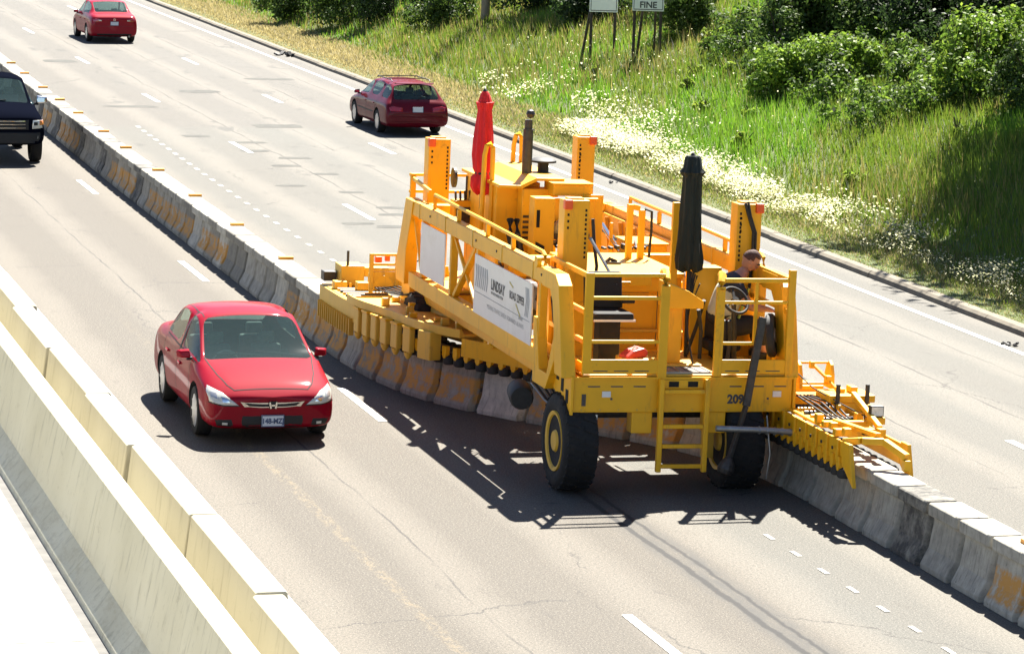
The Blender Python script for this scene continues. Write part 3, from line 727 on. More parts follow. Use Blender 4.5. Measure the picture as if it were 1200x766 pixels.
# ================================================================== BARRIER TRANSFER MACHINE
RO = (14.32, 47.5, 0.0)
mach = thing('barrier_machine', 'big yellow barrier transfer machine straddling the chain of concrete blocks', 'machine', RO, (0, .013, -.006))
def mb(): return MB(RO)
def box(name, x0, x1, y0, y1, z0, z1, mat='yellow', parent=None, bevel=.012, label=None):
    return mb().box(x0, x1, y0, y1, z0, z1).build(name, mat, parent or mach, bevel, label=label)
def barp(name, p, q, w, h=None, mat='yellow', parent=None, bevel=.008):
    return mb().bar(p, q, w, h).build(name, mat, parent or mach, bevel)
def tub(name, pts, r, mat='yellow', parent=None, n=8):
    return mb().tube(pts, r, n).build(name, mat, parent or mach, smooth=True)

# front beam with slots, number and side plates
fb = box('front_beam', 12.78, 15.88, 43.20, 43.74, 1.13, 1.595)
sl = mb()
for x in (12.98, 13.3, 13.62, 14.98, 15.3, 15.62): sl.box(x, x+.17, 43.197, 43.25, 1.475, 1.492)
for x in (13.30, 15.52): sl.box(x, x+.03, 43.197, 43.25, 1.30, 1.33)
sl.build('slot', 'ink', fb)
text_mesh('209', .165, 'ink', 'number', Vector((14.955, 43.196, 1.255))-Vector(RO), Matrix.Rotation(R(90), 3, 'X'), fb, .008, .95)
mb().box(12.74, 15.92, 43.17, 43.2, 1.585, 1.615).build('lip', 'yellow', fb)
pl = [(43.16, 1.10), (43.16, 1.62), (43.5, 1.70), (44.15, 1.86), (44.15, 1.36)]
sp = mb().prism(pl, 0, 12.735, 12.775).build('side_plate', 'yellow', mach, .006)
h = mb()
for y in (43.28, 43.52, 43.76): h.box(12.728, 12.74, y, y+.12, 1.24+.5*(y-43.28), 1.42+.5*(y-43.28))
h.build('hole', 'well', sp)
mb().prism([(a, b) for a, b in pl], 0, 15.885, 15.925).build('side_plate', 'yellow', mach, .006)
box('rear_beam', 12.78, 15.88, 52.9, 53.45, 1.13, 1.595)
# chassis rails and belly
for x in (12.9, 15.5): box('chassis_rail', x, x+.26, 43.75, 52.9, 1.28, 1.56)
for y in (45.2, 47.0, 49.4, 51.3): box('cross_member', 13.17, 15.49, y, y+.22, 1.30, 1.55)
# operator platform with toe boards
box('platform_floor', 12.90, 15.86, 43.22, 45.24, 1.617, 1.645, 'yellow_dusty')
g = mb()
for k in range(9): g.box(13.98, 14.74, 43.26+.07*k, 43.295+.07*k, 1.648, 1.672)
for k in range(6): g.box(14.0+.14*k, 14.015+.14*k, 43.26, 43.88, 1.673, 1.68)
g.build('grating', 'grey_metal', mach)
for a, b in ((12.90, 13.96), (14.76, 15.84)):
    tb = box('toe_board', a, b, 43.19, 43.215, 1.652, 1.85)
    s_ = mb(); x = a+.14
    while x < b-.2: s_.box(x, x+.2, 43.186, 43.2, 1.69, 1.702); x += .29
    s_.build('slot', 'ink', tb)
box('toe_board', 12.90, 12.925, 43.22, 45.2, 1.652, 1.80); box('toe_board', 15.83, 15.855, 43.22, 45.2, 1.652, 1.80)
# guard rails
def rail(pts, r=.028, name='guard_rail'): return tub(name, pts, r)
barp('rail_post', (12.945, 43.21, 1.65), (12.945, 43.21, 3.02), .12, .05)
barp('rail_post', (14.005, 43.21, 1.55), (14.005, 43.21, 2.86), .13, .06)
tub('rail_post', [(14.005, 43.21, 2.84), (14.01, 43.22, 2.94), (14.03, 43.3, 3.0), (14.05, 43.45, 3.0)], .062)
barp('rail_post', (14.79, 43.21, 1.62), (14.79, 43.21, 2.84), .12, .06)
tub('rail_post', [(14.79, 43.21, 2.80), (14.80, 43.22, 2.90), (14.83, 43.3, 2.98), (14.86, 43.42, 2.98)], .058)
barp('rail_post', (15.80, 43.21, 1.65), (15.80, 43.21, 3.08), .10, .07)
for z, b in ((2.99, 14.0), (2.68, 13.95), (2.09, 13.95)): barp('guard_rail', (12.99, 43.21, z), (b, 43.21, z), .045, .05)
for z, b in ((2.93, 15.75), (2.63, 15.75), (2.07, 15.30)): barp('guard_rail', (14.84, 43.21, z), (b, 43.21, z), .045, .06 if z > 2.9 else .045)
barp('guard_rail', (15.30, 43.215, 2.05), (15.30, 43.215, 2.91), .05, .04)
for z in (2.97, 2.47, 2.07): barp('guard_rail', (12.945, 43.25, z), (12.945, 45.05, z), .05, .07)
for z in (2.93, 2.5): barp('guard_rail', (15.80, 43.26, z), (15.80, 44.9, z), .05, .06)
for y in (44.4, 45.1): barp('rail_post', (12.945, y, 1.65), (12.945, y, 2.99), .05)
# ladder
ld = mb()
lad = mach
for x in (13.985, 14.63): box('ladder_stile', x-.035, x+.035, 43.06, 43.14, .33, 1.60)
for z in (.41, .685, .955, 1.43): box('ladder_rung', 14.021, 14.594, 43.065, 43.125, z-.028, z+.028)
mb().box(14.021, 14.594, 43.15, 43.17, 1.46, 1.58).build('ladder_panel', 'yellow', mach, .005)
mb().box(14.10, 14.24, 43.143, 43.15, 1.485, 1.56).box(14.37, 14.51, 43.143, 43.15, 1.485, 1.56).build('ladder_hole', 'well', mach)
for x in (13.62, 14.66): box('ladder_bracket', x, x+.29, 43.22, 43.45, .84, 1.129)
for x in (13.06, 14.80): box('leg_column', x, x+.14, 43.62, 43.80, .42, 1.129, 'yellow_dusty')
# work lamps
def lamp(x, y, z, w=.17, h=.15, face=-1):
    b = box('work_lamp', x-w/2, x+w/2, y, y+.10, z-h/2, z+h/2, 'dark_metal', bevel=.01)
    mb().box(x-w/2+.012, x+w/2-.012, y-.004, y+.002, z-h/2+.012, z+h/2-.012).build('lens', 'lamp_glass', b)
lamp(13.06, 43.24, 1.03, .19, .15)
# wheels
def wheel(x0, x1, y, z, r, name='wheel'):
    w = x1-x0; xc = (x0+x1)/2
    t = mb(); prof_t = [(r*.60, -w*.42), (r*.72, -w*.5), (r*.90, -w*.49), (r*.98, -w*.40), (r, -w*.25), (r, w*.25), (r*.98, w*.40), (r*.90, w*.49), (r*.72, w*.5), (r*.60, w*.42)]
    t.lathe((xc, y, z), (1, 0, 0), prof_t, 40)
    o = t.build(name, 'tyre', mach, smooth=True)
    lg = mb()
    for k in range(26):
        a = 2*math.pi*k/26
        for sgn in (-1, 1):
            aa = a+(.06 if sgn > 0 else 0); c, s_ = math.cos(aa), math.sin(aa); c2, s2 = math.cos(aa+.10*sgn), math.sin(aa+.10*sgn)
            lg.bar((xc+sgn*w*.06, y+c*r*1.002, z+s_*r*1.002), (xc+sgn*w*.44, y+c2*r*.985, z+s2*r*.985), .055, .03, (0, c, s_))
    lg.build('tread', 'tyre', o)
    rm = mb()
    for sgn in (-1, 1):
        rm.lathe((xc, y, z), (sgn, 0, 0), [(r*.63, w*.40), (r*.62, w*.49), (r*.55, w*.47), (r*.50, w*.30), (r*.30, w*.26), (r*.24, w*.40), (r*.20, w*.48), (.01, w*.49)], 28)
    rm.build('rim', 'yellow_dusty', o, smooth=True)
    bl = mb()
    for k in range(8):
        a = 2*math.pi*k/8
        for sgn in (-1, 1): bl.tube([(xc+sgn*w*.24, y+math.cos(a)*r*.38, z+math.sin(a)*r*.38), (xc+sgn*w*.33, y+math.cos(a)*r*.38, z+math.sin(a)*r*.38)], .03, 6)
    bl.build('bolt', 'dark_metal', o)
wheel(12.66, 13.14, 43.68, .66, .66); wheel(14.98, 15.50, 43.68, .66, .66)
wheel(12.72, 13.22, 52.6, .70, .70); wheel(15.35, 15.85, 52.6, .70, .70)
mb().lathe((12.62, 45.3, 1.02), (.2, 1, 0), [(.05, -.35), (.15, -.35), (.17, -.3), (.17, .3), (.15, .35), (.05, .35)], 18).build('guide_roller', 'black', mach, smooth=True)
# side trusses
for X, sg in ((12.70, -1), (15.86, 1)):
    near, rear = 43.75, 52.35
    box('truss_chord', X-.08, X+.08, near, rear, 2.70, 2.93)
    box('truss_chord', X-.075, X+.075, 44.55, rear, 1.54, 1.78)
    for y in (44.62, 48.12, 49.72, 51.6): barp('truss_post', (X, y, 1.782), (X, y, 2.698), .11, .10)
    barp('truss_brace', (X, 48.3, 2.69), (X, 49.55, 1.79), .09, .07)
    barp('truss_brace', (X, 49.68, 2.68), (X, 48.22, 1.80), .05, .05); barp('truss_brace', (X, 51.65, 1.80), (X, 52.3, 2.68), .08, .06)
    for k in range(5): mb().box(X-.09, X+.09, 44.9+1.7*k, 44.94+1.7*k, 2.69, 2.94).build('weld_plate', 'yellow_dusty', mach, .004)
    # curved end plate down to the beam
    pts = [(44.35, 2.93), (43.72, 2.93), (43.52, 2.80), (43.40, 2.45), (43.18, 1.60), (43.55, 1.60), (43.68, 2.2), (43.80, 2.55), (43.95, 2.69), (44.35, 2.69)]
    mb().prism(pts, 0, X-.10, X+.10).build('truss_end', 'yellow', mach, .012)
    mb().prism([(44.65, 2.2), (44.45, 1.52), (44.05, 1.52), (43.75, 2.12), (43.70, 1.75), (44.1, 1.30), (44.75, 1.30), (44.82, 2.2)], 0, X-.07, X+.07).build('gusset', 'yellow', mach, .01)
    # rear legs
    pts = [(52.1, 2.93), (52.62, 2.93), (53.2, 1.75), (53.1, 1.55), (52.55, 1.55), (52.5, 2.1)]
    mb().prism(pts, 0, X-.10, X+.10).build('truss_end', 'yellow', mach, .012)
    # handrail on the chord
    hr = [(X, 51.05, 2.93), (X, 51.05, 3.15), (X, 48.0, 3.13), (X, 44.72, 3.10), (X, 44.6, 3.06), (X, 44.58, 2.93)]
    tub('handrail', hr, .03)
    for y in (49.5, 47.75, 46.3): barp('rail_post', (X, y, 2.93), (X, y, 3.11), .06, .06)
# hung boards on the left side
def board(y0, y1, z0, z1):
    return mb().box(12.59, 12.612, y0, y1, z0, z1).build('advert_board', 'white_panel', mach, .004)
b1 = board(44.80, 48.02, 1.78, 2.64); b2 = board(49.88, 51.46, 1.88, 2.68)
RL = Matrix.Rotation(R(-90), 3, 'Z') @ Matrix.Rotation(R(90), 3, 'X')     # text facing -X, reading towards -Y
def side_text(s, size, y, z, mat, bold=0, sx=1., name='lettering'):
    text_mesh(s, size, mat, name, Vector((12.586, y, z))-Vector(RO), RL, b1, bold, sx)
side_text('LINDSAY', .21, 47.02, 2.26, 'ink', .005, .92)
side_text('ROAD ZIPPER', .155, 45.98, 2.28, 'ink', .003, .84)
side_text('MOVABLE BARRIER SYSTEM', .055, 47.0, 2.19, 'ink', .001, 1.)
side_text('BARRIER', .06, 45.45, 2.06, 'ink_grey', .002)
side_text('MOVING TRAFFIC SAFELY  FORWARD  ALWAYS', .095, 47.2, 1.95, 'ink_grey', 0., 1.0)
lg = mb()
for k in range(7):
    y = 47.92-.105*k; lg.bar((12.587, y, 2.50), (12.587, y-.06, 2.36), .004, .035, (0, 1, 0)); lg.bar((12.587, y-.06, 2.36), (12.587, y-.01, 2.18), .004, .03, (0, 1, 0))
for k in range(3):
    y = 44.98+.07*k; lg.bar((12.587, y, 2.55), (12.587, y-.05, 2.36), .004, .022, (0, 1, 0)); lg.bar((12.587, y-.05, 2.36), (12.587, y, 2.15), .004, .022, (0, 1, 0))
lg.build('chevron_mark', 'ink_grey', b1)
mb().box(12.585, 12.588, 44.86, 47.95, 2.098, 2.106).build('rule_line', 'ink_grey', b1)
gd = mb(); gd.bar((12.587, 45.62, 2.24), (12.587, 45.36, 2.10), .004, .03, (0, 1, 0)); gd.bar((12.587, 46.0, 2.50), (12.587, 45.8, 2.45), .004, .025, (0, 1, 0)); gd.build('swoosh', 'ink_gold', b1)
mb().lathe((12.60, 44.60, 2.98), (1, 0, 0), [(.03, -.03), (.085, -.03), (.085, .03), (.03, .03)], 16).build('bracket', 'yellow', mach, smooth=True)
# lifting towers
me_hole = MB().box(-.014, .014, -.003, .004, -.018, .018).mesh('pin_hole'); me_hole.materials.append(M['well'])
def tower(x0, x1, y, z0, z1, capside=-1):
    t = mb().box(x0, x1, y, y+.30, z0, z1).build('jack_tower', 'yellow', mach, .012)
    w = x1-x0; hl = mb()
    xs_ = x1-.05 if capside < 0 else x0+.05
    for k in range(11): q = link('pin_hole', me_hole, t); q.location = (xs_-RO[0], y-RO[1], z1-.1375-.065*k)
    for k in range(3): q = link('pin_hole', me_hole, t); q.location = (x0+.057-RO[0], y-RO[1], z1-.20-.09*k)
    cx = x0-.012 if capside < 0 else x1-.10
    mb().box(cx, cx+.115, y-.055, y+.06, z1-.125, z1+.012).build('cap', 'orange_cap', t, .015)
    mb().box(x0+.07, x1-.07, y+.05, y+.25, z1, z1+.025).build('top_plate', 'yellow_dusty', t)
    mb().prism([(x0-.06, z0), (x1+.06, z0), (x1+.03, z0+.22), (x0-.03, z0+.22)], 1, y-.04, y-.002).build('foot_plate', 'yellow', t, .008)
    return t
tf = tower(13.02, 13.38, 44.85, 1.6, 3.80)
t2 = tower(15.53, 15.89, 44.85, 1.6, 3.78, 1)
tower(12.98, 13.34, 52.75, 1.6, 3.86); tower(15.40, 15.70, 52.6, 1.6, 3.95, 1)
tub('hose', [(13.42, 44.82, 3.55), (13.45, 44.80, 3.2), (13.50, 44.8, 2.9), (13.48, 44.82, 2.45)], .025, 'black')
tub('hose', [(15.62, 44.80, 3.80), (15.66, 44.78, 3.65), (15.75, 44.78, 3.40), (15.76, 44.80, 3.05), (15.74, 44.8, 2.6)], .022, 'black')
tub('hose', [(15.66, 44.80, 3.82), (15.70, 44.78, 3.62), (15.79, 44.78, 3.38), (15.80, 44.80, 3.0)], .018, 'black')
# cabinets behind the platform
box('cabinet', 12.98, 14.92, 45.28, 45.95, 1.645, 2.62)
cv = mb().box(14.02, 14.42, 45.272, 45.279, 2.42, 2.426).box(14.02, 14.42, 45.272, 45.279, 2.46, 2.466).box(13.95, 13.958, 45.272, 45.279, 1.7, 2.55).box(14.55, 14.558, 45.272, 45.279, 1.7, 2.55)
cv.build('door_gap', 'ink', mach)
box('cabinet_shelf', 13.95, 14.55, 45.14, 45.278, 1.92, 1.96, 'yellow_dusty')
box('hood_plate', 13.50, 14.86, 45.05, 47.25, 2.70, 2.77)
box('hood_skirt', 13.52, 14.84, 45.10, 47.2, 2.50, 2.698)
box('front_lip', 13.05, 14.36, 44.95, 45.045, 2.60, 2.775)
tub('grab_handle', [(13.72, 44.945, 2.63), (13.72, 44.88, 2.66), (14.02, 44.88, 2.66), (14.02, 44.945, 2.63)], .015)
box('cross_beam', 14.87, 15.72, 47.3, 47.5, 2.52, 2.74); box('cross_beam', 12.80, 13.48, 46.9, 47.15, 2.46, 2.74)
box('cross_beam', 12.80, 14.2, 51.7, 51.95, 2.66, 2.92)
box('tool_chest', 14.95, 15.5, 47.9, 48.7, 2.55, 2.80); mb().box(14.93, 15.52, 47.88, 48.72, 2.803, 2.83).build('tool_chest_lid', 'yellow', mach, .006)
# right inner wall and rail
box('side_wall', 15.72, 15.76, 47.2, 52.3, 1.8, 2.80)
for k in range(4): barp('truss_brace', (15.68, 49.0+.75*k, 1.8), (15.68, 49.5+.75*k, 2.76), .06, .05)
tub('hose', [(15.64, 51.8, 2.55), (15.6, 50.6, 2.5), (15.6, 49.8, 2.38), (15.62, 49.0, 2.40), (15.6, 48.3, 2.2)], .03, 'dark_metal')
barp('grab_bar', (14.95, 49.0, 1.8), (14.95, 49.0, 3.0), .05)
for x in (14.50, 14.68): barp('hoop_post', (x, 46.6, 2.6), (x, 46.6, 3.56 if x < 14.6 else 3.48), .085, .085)
barp('hoop_post', (14.54, 46.6, 3.52), (14.64, 46.6, 3.50), .08, .08)
tub('hose', [(14.70, 46.54, 3.50), (14.80, 46.52, 3.46), (14.80, 46.5, 3.2), (14.78, 46.5, 2.8)], .02, 'black')
barp('hoop_post', (14.66, 44.95, 1.65), (14.66, 44.95, 3.78), .10, .08)
mb().tube([(13.98, 46.0, 2.78), (14.05, 46.02, 2.84), (14.15, 46.0, 2.80)], .03, 6).box(14.0, 14.2, 45.95, 46.05, 2.772, 2.80).build('latch', 'dark_metal', mach)
tub('strut', [(13.36, 44.70, 3.30), (13.62, 44.2, 2.72)], .022, 'grey_metal')
# engine house and machinery
EX, EY = 13.42, 49.6
eh = mb().prism([(13.30, 1.65), (13.98, 1.65), (13.98, 3.52), (13.72, 3.46), (13.30, 3.46)], 1, EY+.02, EY+1.9).build('engine_house', 'yellow', mach, .012)
box('engine_house_door', 13.62, 14.18, EY-.30, EY+.015, 1.65, 3.46)
mb().prism([(13.24, 3.47), (13.60, 3.465), (13.84, 3.585), (14.26, 3.585), (14.26, 3.63), (13.82, 3.63), (13.58, 3.515), (13.24, 3.52)], 1, EY-.34, EY+2.0).build('engine_roof', 'yellow', eh, .008)
mb().box(13.295, 13.30, EY+.3, EY+.32, 3.0, 3.35).box(13.295, 13.30, EY+1.0, EY+1.02, 3.0, 3.35).box(13.295, 13.30, EY+.1, EY+1.6, 2.86, 2.87).build('panel_gap', 'dark_metal', eh)
cp = box('control_column', 13.58, 13.90, 48.45, 48.75, 2.0, 3.42)
mb().box(13.62, 13.67, 48.443, 48.452, 2.98, 3.24).build('slot', 'well', cp); mb().prism([(13.62, 2.62), (13.76, 2.55), (13.76, 2.70), (13.62, 2.77)], 1, 48.443, 48.449).build('slot', 'well', cp)
box('front_panel', 13.98, 14.64, 48.9, 48.96, 3.03, 3.38); box('front_panel', 14.46, 14.80, 48.97, 49.03, 2.2, 3.42)
box('oil_tank', 14.02, 14.62, 49.0, 49.55, 3.39, 3.56); mb().box(14.0, 14.64, 48.98, 49.57, 3.563, 3.585).build('tank_lid', 'yellow', mach)
box('panel_ledge', 13.96, 14.68, 48.82, 48.90, 3.355, 3.385)
mb().lathe((14.0, 48.1, 2.3), (0, 1, 0), [(.06, -.1), (.20, -.1), (.22, -.06), (.22, .06), (.20, .1), (.06, .1)], 22).build('hose_reel', 'black', mach, smooth=True)
tub('engine_hose', [(13.42, 49.2, 3.0), (13.38, 49.05, 2.8), (13.44, 49.0, 2.55), (13.4, 49.0, 2.2)], .06, 'black'); tub('engine_hose', [(13.52, 49.2, 3.0), (13.50, 49.05, 2.8), (13.55, 49.0, 2.55), (13.5, 49.0, 2.2)], .05, 'dark_metal')
e_ = mb()
random.seed(5)
for k in range(26):
    x, y, z = random.uniform(13.92, 14.5), random.uniform(48.5, 49.0), random.uniform(2.50, 2.80)
    if k % 2: e_.box(x, x+random.uniform(.04, .12), y, y+.1, z, z+random.uniform(.03, .10))
    else: e_.tube([(x, y, z), (x+random.uniform(-.2, .2), y+random.uniform(-.1, .2), z+random.uniform(-.1, .2))], random.uniform(.012, .03), 6)
e_.build('engine_block', 'dark_metal', mach)
mb().lathe((14.14, 48.7, 2.90), (-.2, -1, .1), [(.02, .14), (.09, .14), (.10, .10), (.17, .08), (.19, 0), (.19, -.12), (.1, -.2)], 22).build('alternator', 'grey_metal', mach, smooth=True)
mb().lathe((14.40, 48.75, 2.92), (-.1, -1, .1), [(.02, .06), (.10, .05), (.12, 0), (.12, -.12), (.06, -.15)], 20).build('filter', 'dark_metal', mach, smooth=True)
box('engine_shelf', 13.2, 15.2, 48.5, 49.4, 2.40, 2.48)
e_ = mb(); random.seed(9)
for k in range(30):
    x, y, z = random.uniform(13.05, 13.75), random.uniform(45.9, 46.8), random.uniform(2.05, 2.4)
    e_.tube([(x, y, z), (x+random.uniform(-.2, .2), y+random.uniform(-.3, .3), z+random.uniform(-.15, .15)), (x+random.uniform(-.2, .3), y+random.uniform(-.3, .3), z-.3)], random.uniform(.012, .025), 5)
e_.build('hydraulic_hose', 'black', mach)
e_ = mb(); random.seed(19)
for k in range(16):
    x, y, z = random.uniform(12.95, 13.3), random.uniform(47.6, 49.2), random.uniform(1.9, 2.5)
    e_.tube([(x, y, z), (x+random.uniform(-.2, .2), y+random.uniform(-.3, .3), z+random.uniform(-.15, .15)), (x+random.uniform(-.2, .3), y+random.uniform(-.3, .3), z-.3)], random.uniform(.012, .025), 5)
e_.build('hydraulic_hose', 'black', mach)
mb().box(13.1, 13.35, 48.2, 48.9, 2.0, 2.35).box(13.0, 13.3, 49.0, 49.4, 1.7, 2.1).build('hydraulic_tank', 'dark_metal', mach, .02)
tub('hose', [(14.02, 48.42, 3.3), (13.96, 48.40, 3.0), (13.97, 48.42, 2.6), (13.93, 48.42, 2.2)], .018, 'black')
# sundry fittings: clamps, plates and lines
random.seed(31)
for k in range(7): mb().box(14.35+.1*k, 14.40+.1*k, 47.35, 47.5, 2.80, 2.80+random.uniform(.03, .10)).build('valve', 'dark_metal', mach, .006)
for k in range(5):
    x = 14.72+.07*k; tub('hydraulic_hose', [(x, 47.6, 2.80), (x+random.uniform(-.05, .2), 47.9, 2.78+random.uniform(0, .2)), (x+.3, 48.5, 2.6), (x+.35, 49.2, 2.4)], .016, 'black', n=6)
tub('ram', [(14.95, 48.3, 2.55), (14.98, 49.6, 2.90)], .035, 'chrome'); tub('ram', [(14.93, 47.4, 2.35), (14.96, 48.5, 2.60)], .055, 'yellow')
tub('ram', [(14.86, 47.9, 2.3), (14.86, 47.9, 3.05)], .028, 'chrome')
for k in range(6): mb().lathe((13.2+.22*k, 45.275, 1.75), (0, -1, 0), [(.018, 0), (.018, .012)], 6).build('bolt', 'dark_metal', mach)
for x, z in ((13.05, 2.38), (13.05, 2.22), (14.72, 2.2)): mb().box(x, x+.12, 45.268, 45.279, z, z+.09).build('sticker', 'white_panel', mach)
tub('hose', [(13.06, 45.2, 2.6), (13.02, 45.05, 2.3), (13.05, 45.1, 1.9), (13.1, 45.2, 1.7)], .022, 'black')
tub('hose', [(13.10, 45.2, 2.6), (13.08, 45.05, 2.35), (13.11, 45.1, 1.95), (13.15, 45.2, 1.7)], .018, 'black')
for y in (44.0, 44.45, 46.9, 48.1, 51.0): mb().lathe((12.62, y, 2.82), (-1, 0, 0), [(.02, 0), (.02, .012)], 6).build('bolt', 'dark_metal', mach)
tub('hydraulic_hose', [(12.82, 44.6, 2.5), (12.78, 44.3, 2.2), (12.84, 44.2, 1.9), (12.9, 44.6, 1.7)], .02, 'black', n=6)
for k in range(6): tub('hydraulic_hose', [(12.72+.05*k, 45.0+.1*k, 1.5), (12.66+.05*k, 44.9, 1.25), (12.8+.04*k, 44.7, 1.05), (12.9, 44.4, .95+.03*k)], .016, 'black' if k % 2 else 'grey_metal', n=6)
for k in range(4): tub('hydraulic_hose', [(14.95+.06*k, 43.8, 1.12), (14.9+.07*k, 43.6, .95), (15.1+.06*k, 43.5, .92), (15.3+.05*k, 43.7, 1.1)], .02, 'black', n=6)
box('belly_tank', 13.3, 15.3, 44.6, 45.1, .80, 1.27, 'dark_metal', bevel=.03)
for k in range(10): tub('hydraulic_hose', [(12.9+.03*k, 47.3+.12*k, 2.45), (12.86+.04*k, 47.6+.15*k, 2.15+.03*(k % 3)), (12.95+.03*k, 48.0+.15*k, 1.95), (13.1, 48.5+.1*k, 1.85)], .018, 'black' if k % 3 else 'grey_metal', n=6)
box('pump', 13.05, 13.28, 46.0, 46.6, 2.05, 2.40, 'dark_metal', bevel=.03); box('pump', 13.1, 13.4, 47.4, 47.8, 1.7, 2.3, 'dark_metal', bevel=.03)
for k in range(6): mb().box(13.64, 14.16, 49.285, 49.298, 2.62+.08*k, 2.66+.08*k).build('vent_slat', 'dark_metal', mach)
for x in (13.45, 13.62, 14.9, 15.0): tub('hydraulic_hose', [(x, 45.35, 2.64), (x+.03, 45.6, 2.72), (x+.02, 46.2, 2.66), (x-.1, 46.9, 2.5)], .02, 'black', n=6)
# louvred grille between the boards
lv = mb()
for k in range(8): lv.bar((12.95, 48.9, 1.85+.06*k), (12.95, 49.3, 1.87+.06*k), .03, .02)
lv.build('louvre', 'sign_white', mach)
box('louvre_panel', 12.97, 13.02, 48.3, 49.6, 1.7, 2.55)
# exhaust and intake
es = mb().tube([(13.86, 50.0, 3.55), (13.86, 50.0, 4.30)], .078, 16).tube([(13.86, 50.0, 4.30), (13.86, 50.0, 4.44)], .060, 16).build('exhaust_pipe', 'dark_metal', mach, smooth=True)
mb().lathe((13.885, 50.0, 4.53), (0, 0, 1), [(.01, -.07), (.05, -.05), (.07, 0), (.05, .05), (.01, .07)], 14).build('rain_cap', 'dark_metal', es, smooth=True)
mb().lathe((14.16, 50.15, 3.6), (0, 0, 1), [(.085, 0), (.085, .17), (.20, .18), (.20, .21), (.14, .245), (.02, .25)], 20).build('air_intake', 'trim_black', mach, smooth=True)
# rear platform details
for z in (3.22, 2.95): barp('guard_rail', (12.82, 53.35, z), (14.0, 53.35, z), .05)
barp('rail_post', (12.80, 53.0, 1.7), (12.80, 53.0, 3.28), .09, .07); barp('rail_post', (13.9, 53.35, 1.7), (13.9, 53.35, 3.25), .06)
barp('guard_rail', (12.80, 53.0, 3.2), (12.80, 51.8, 3.12), .05, .06)
for x, y in ((13.13, 49.85), (14.05, 51.6)):
    tub('hoop_post', [(x, y, 2.5), (x+.02, y, 3.9), (x+.05, y, 4.05), (x+.10, y, 4.08), (x+.145, y, 4.02), (x+.15, y, 3.8), (x+.15, y, 2.5)], .038)
vb = box('valve_bank', 13.05, 13.36, 51.2, 51.5, 2.5, 3.05)
v = mb()
for k in range(4): v.tube([(13.09+.075*k, 51.3, 3.05), (13.06+.075*k, 51.22, 3.20)], .018, 6)
v.tube([(13.28, 51.4, 3.05), (13.28, 51.4, 3.42)], .016, 6); v.box(13.08, 13.32, 51.185, 51.2, 2.7, 2.95)
v.build('lever', 'dark_metal', vb)
mb().lathe((13.40, 52.7, 3.25), (1, 0, 0), [(.03, -.02), (.16, -.02), (.16, .02), (.03, .02)], 20).build('steering_wheel', 'dark_metal', mach)
box('rear_floor', 12.9, 15.8, 51.2, 53.4, 1.617, 1.65, 'yellow_dusty')
# seat
st = mb().prism([(44.14, 2.40), (44.26, 2.40), (44.34, 2.84), (44.31, 2.90), (44.24, 2.90), (44.20, 2.84)], 0, 13.17, 13.70).build('seat', 'seat_black', mach, .05)
mb().box(13.18, 13.75, 43.72, 44.25, 2.28, 2.40).build('cushion', 'seat_black', st, .04)
mb().box(13.17, 13.76, 43.70, 43.715, 2.285, 2.315).build('edge_highlight', 'white_panel', st)  # white strip painting in the highlight along the cushion's front edge
mb().box(13.32, 13.62, 43.92, 44.2, 1.66, 2.279).build('pedestal', 'seat_black', st, .02)
mb().box(13.63, 13.82, 43.95, 44.28, 2.50, 2.56).tube([(13.70, 44.24, 2.4), (13.70, 44.24, 2.52)], .03, 6).build('armrest', 'seat_black', st, .02)
# control console
cs = mb().prism([(14.20, 2.82), (14.20, 2.46), (14.74, 2.46), (14.74, 2.56), (14.52, 2.70)], 1, 43.75, 44.15).build('console', 'yellow', mach, .015)
mb().box(14.28, 14.47, 43.85, 44.1, 1.70, 2.459).build('stem', 'yellow', cs, .01); mb().box(14.14, 14.74, 43.7, 44.3, 1.648, 1.70).build('base', 'yellow_dusty', cs, .01)
v = mb(); v.tube([(14.62, 43.85, 2.6), (14.68, 43.8, 2.8)], .012, 6).tube([(14.5, 43.8, 2.45), (14.52, 43.72, 2.1), (14.60, 43.7, 1.72)], .012, 6); v.build('cable', 'black', cs)
# right operator's station
op = box('control_box', 14.92, 15.36, 44.9, 45.2, 1.65, 2.88)
v = mb(); random.seed(3)
for k in range(5): v.tube([(14.86+.03*k, 44.84, 2.85-.02*k), (14.83+.02*k, 44.78, 2.6), (14.88, 44.8, 2.35), (14.86, 44.84, 2.1)], .014, 5)
v.tube([(15.02, 45.0, 2.88), (15.02, 45.0, 3.18)], .018, 6); v.build('cable', 'black', op)
v = mb()
for (a, b) in (((14.80, 44.6, 1.7), (14.92, 44.3, 2.5)), ((14.86, 44.2, 1.7), (14.78, 44.1, 2.4)), ((15.05, 43.9, 1.66), (15.05, 43.8, 2.3)), ((15.12, 43.8, 1.66), (15.12, 43.75, 2.3))): v.tube([a, tuple((p+q)/2+.04 for p, q in zip(a, b)), b], .028, 6)
v.build('lever', 'black', op)
def steer(c, axis, r, tube_r, mat='black', spokes=True):
    c = Vector(c); ax = Vector(axis).normalized(); u = Vector((0, 0, 1)); a = ax.cross(u).normalized(); b = ax.cross(a)
    m_ = mb(); pr_ = [(r+tube_r*math.cos(t), tube_r*math.sin(t)) for t in [k*math.pi/4 for k in range(8)]]
    m_.lathe(c, ax, pr_, 26, closed=True)
    if spokes:
        for k in range(3):
            th = k*2.094+.4; m_.bar(c, c+(a*math.cos(th)+b*math.sin(th))*r, .035, .02)
        m_.lathe(c, ax, [(.05, -.03), (.05, .03)], 12)
    return m_
sw = steer((15.18, 43.75, 2.58), (.25, -.75, .6), .20, .022).build('steering_wheel', 'black', mach, smooth=True)
mb().tube([(15.2, 43.85, 2.52), (15.3, 44.0, 1.66)], .035, 8).build('column', 'dark_metal', sw)
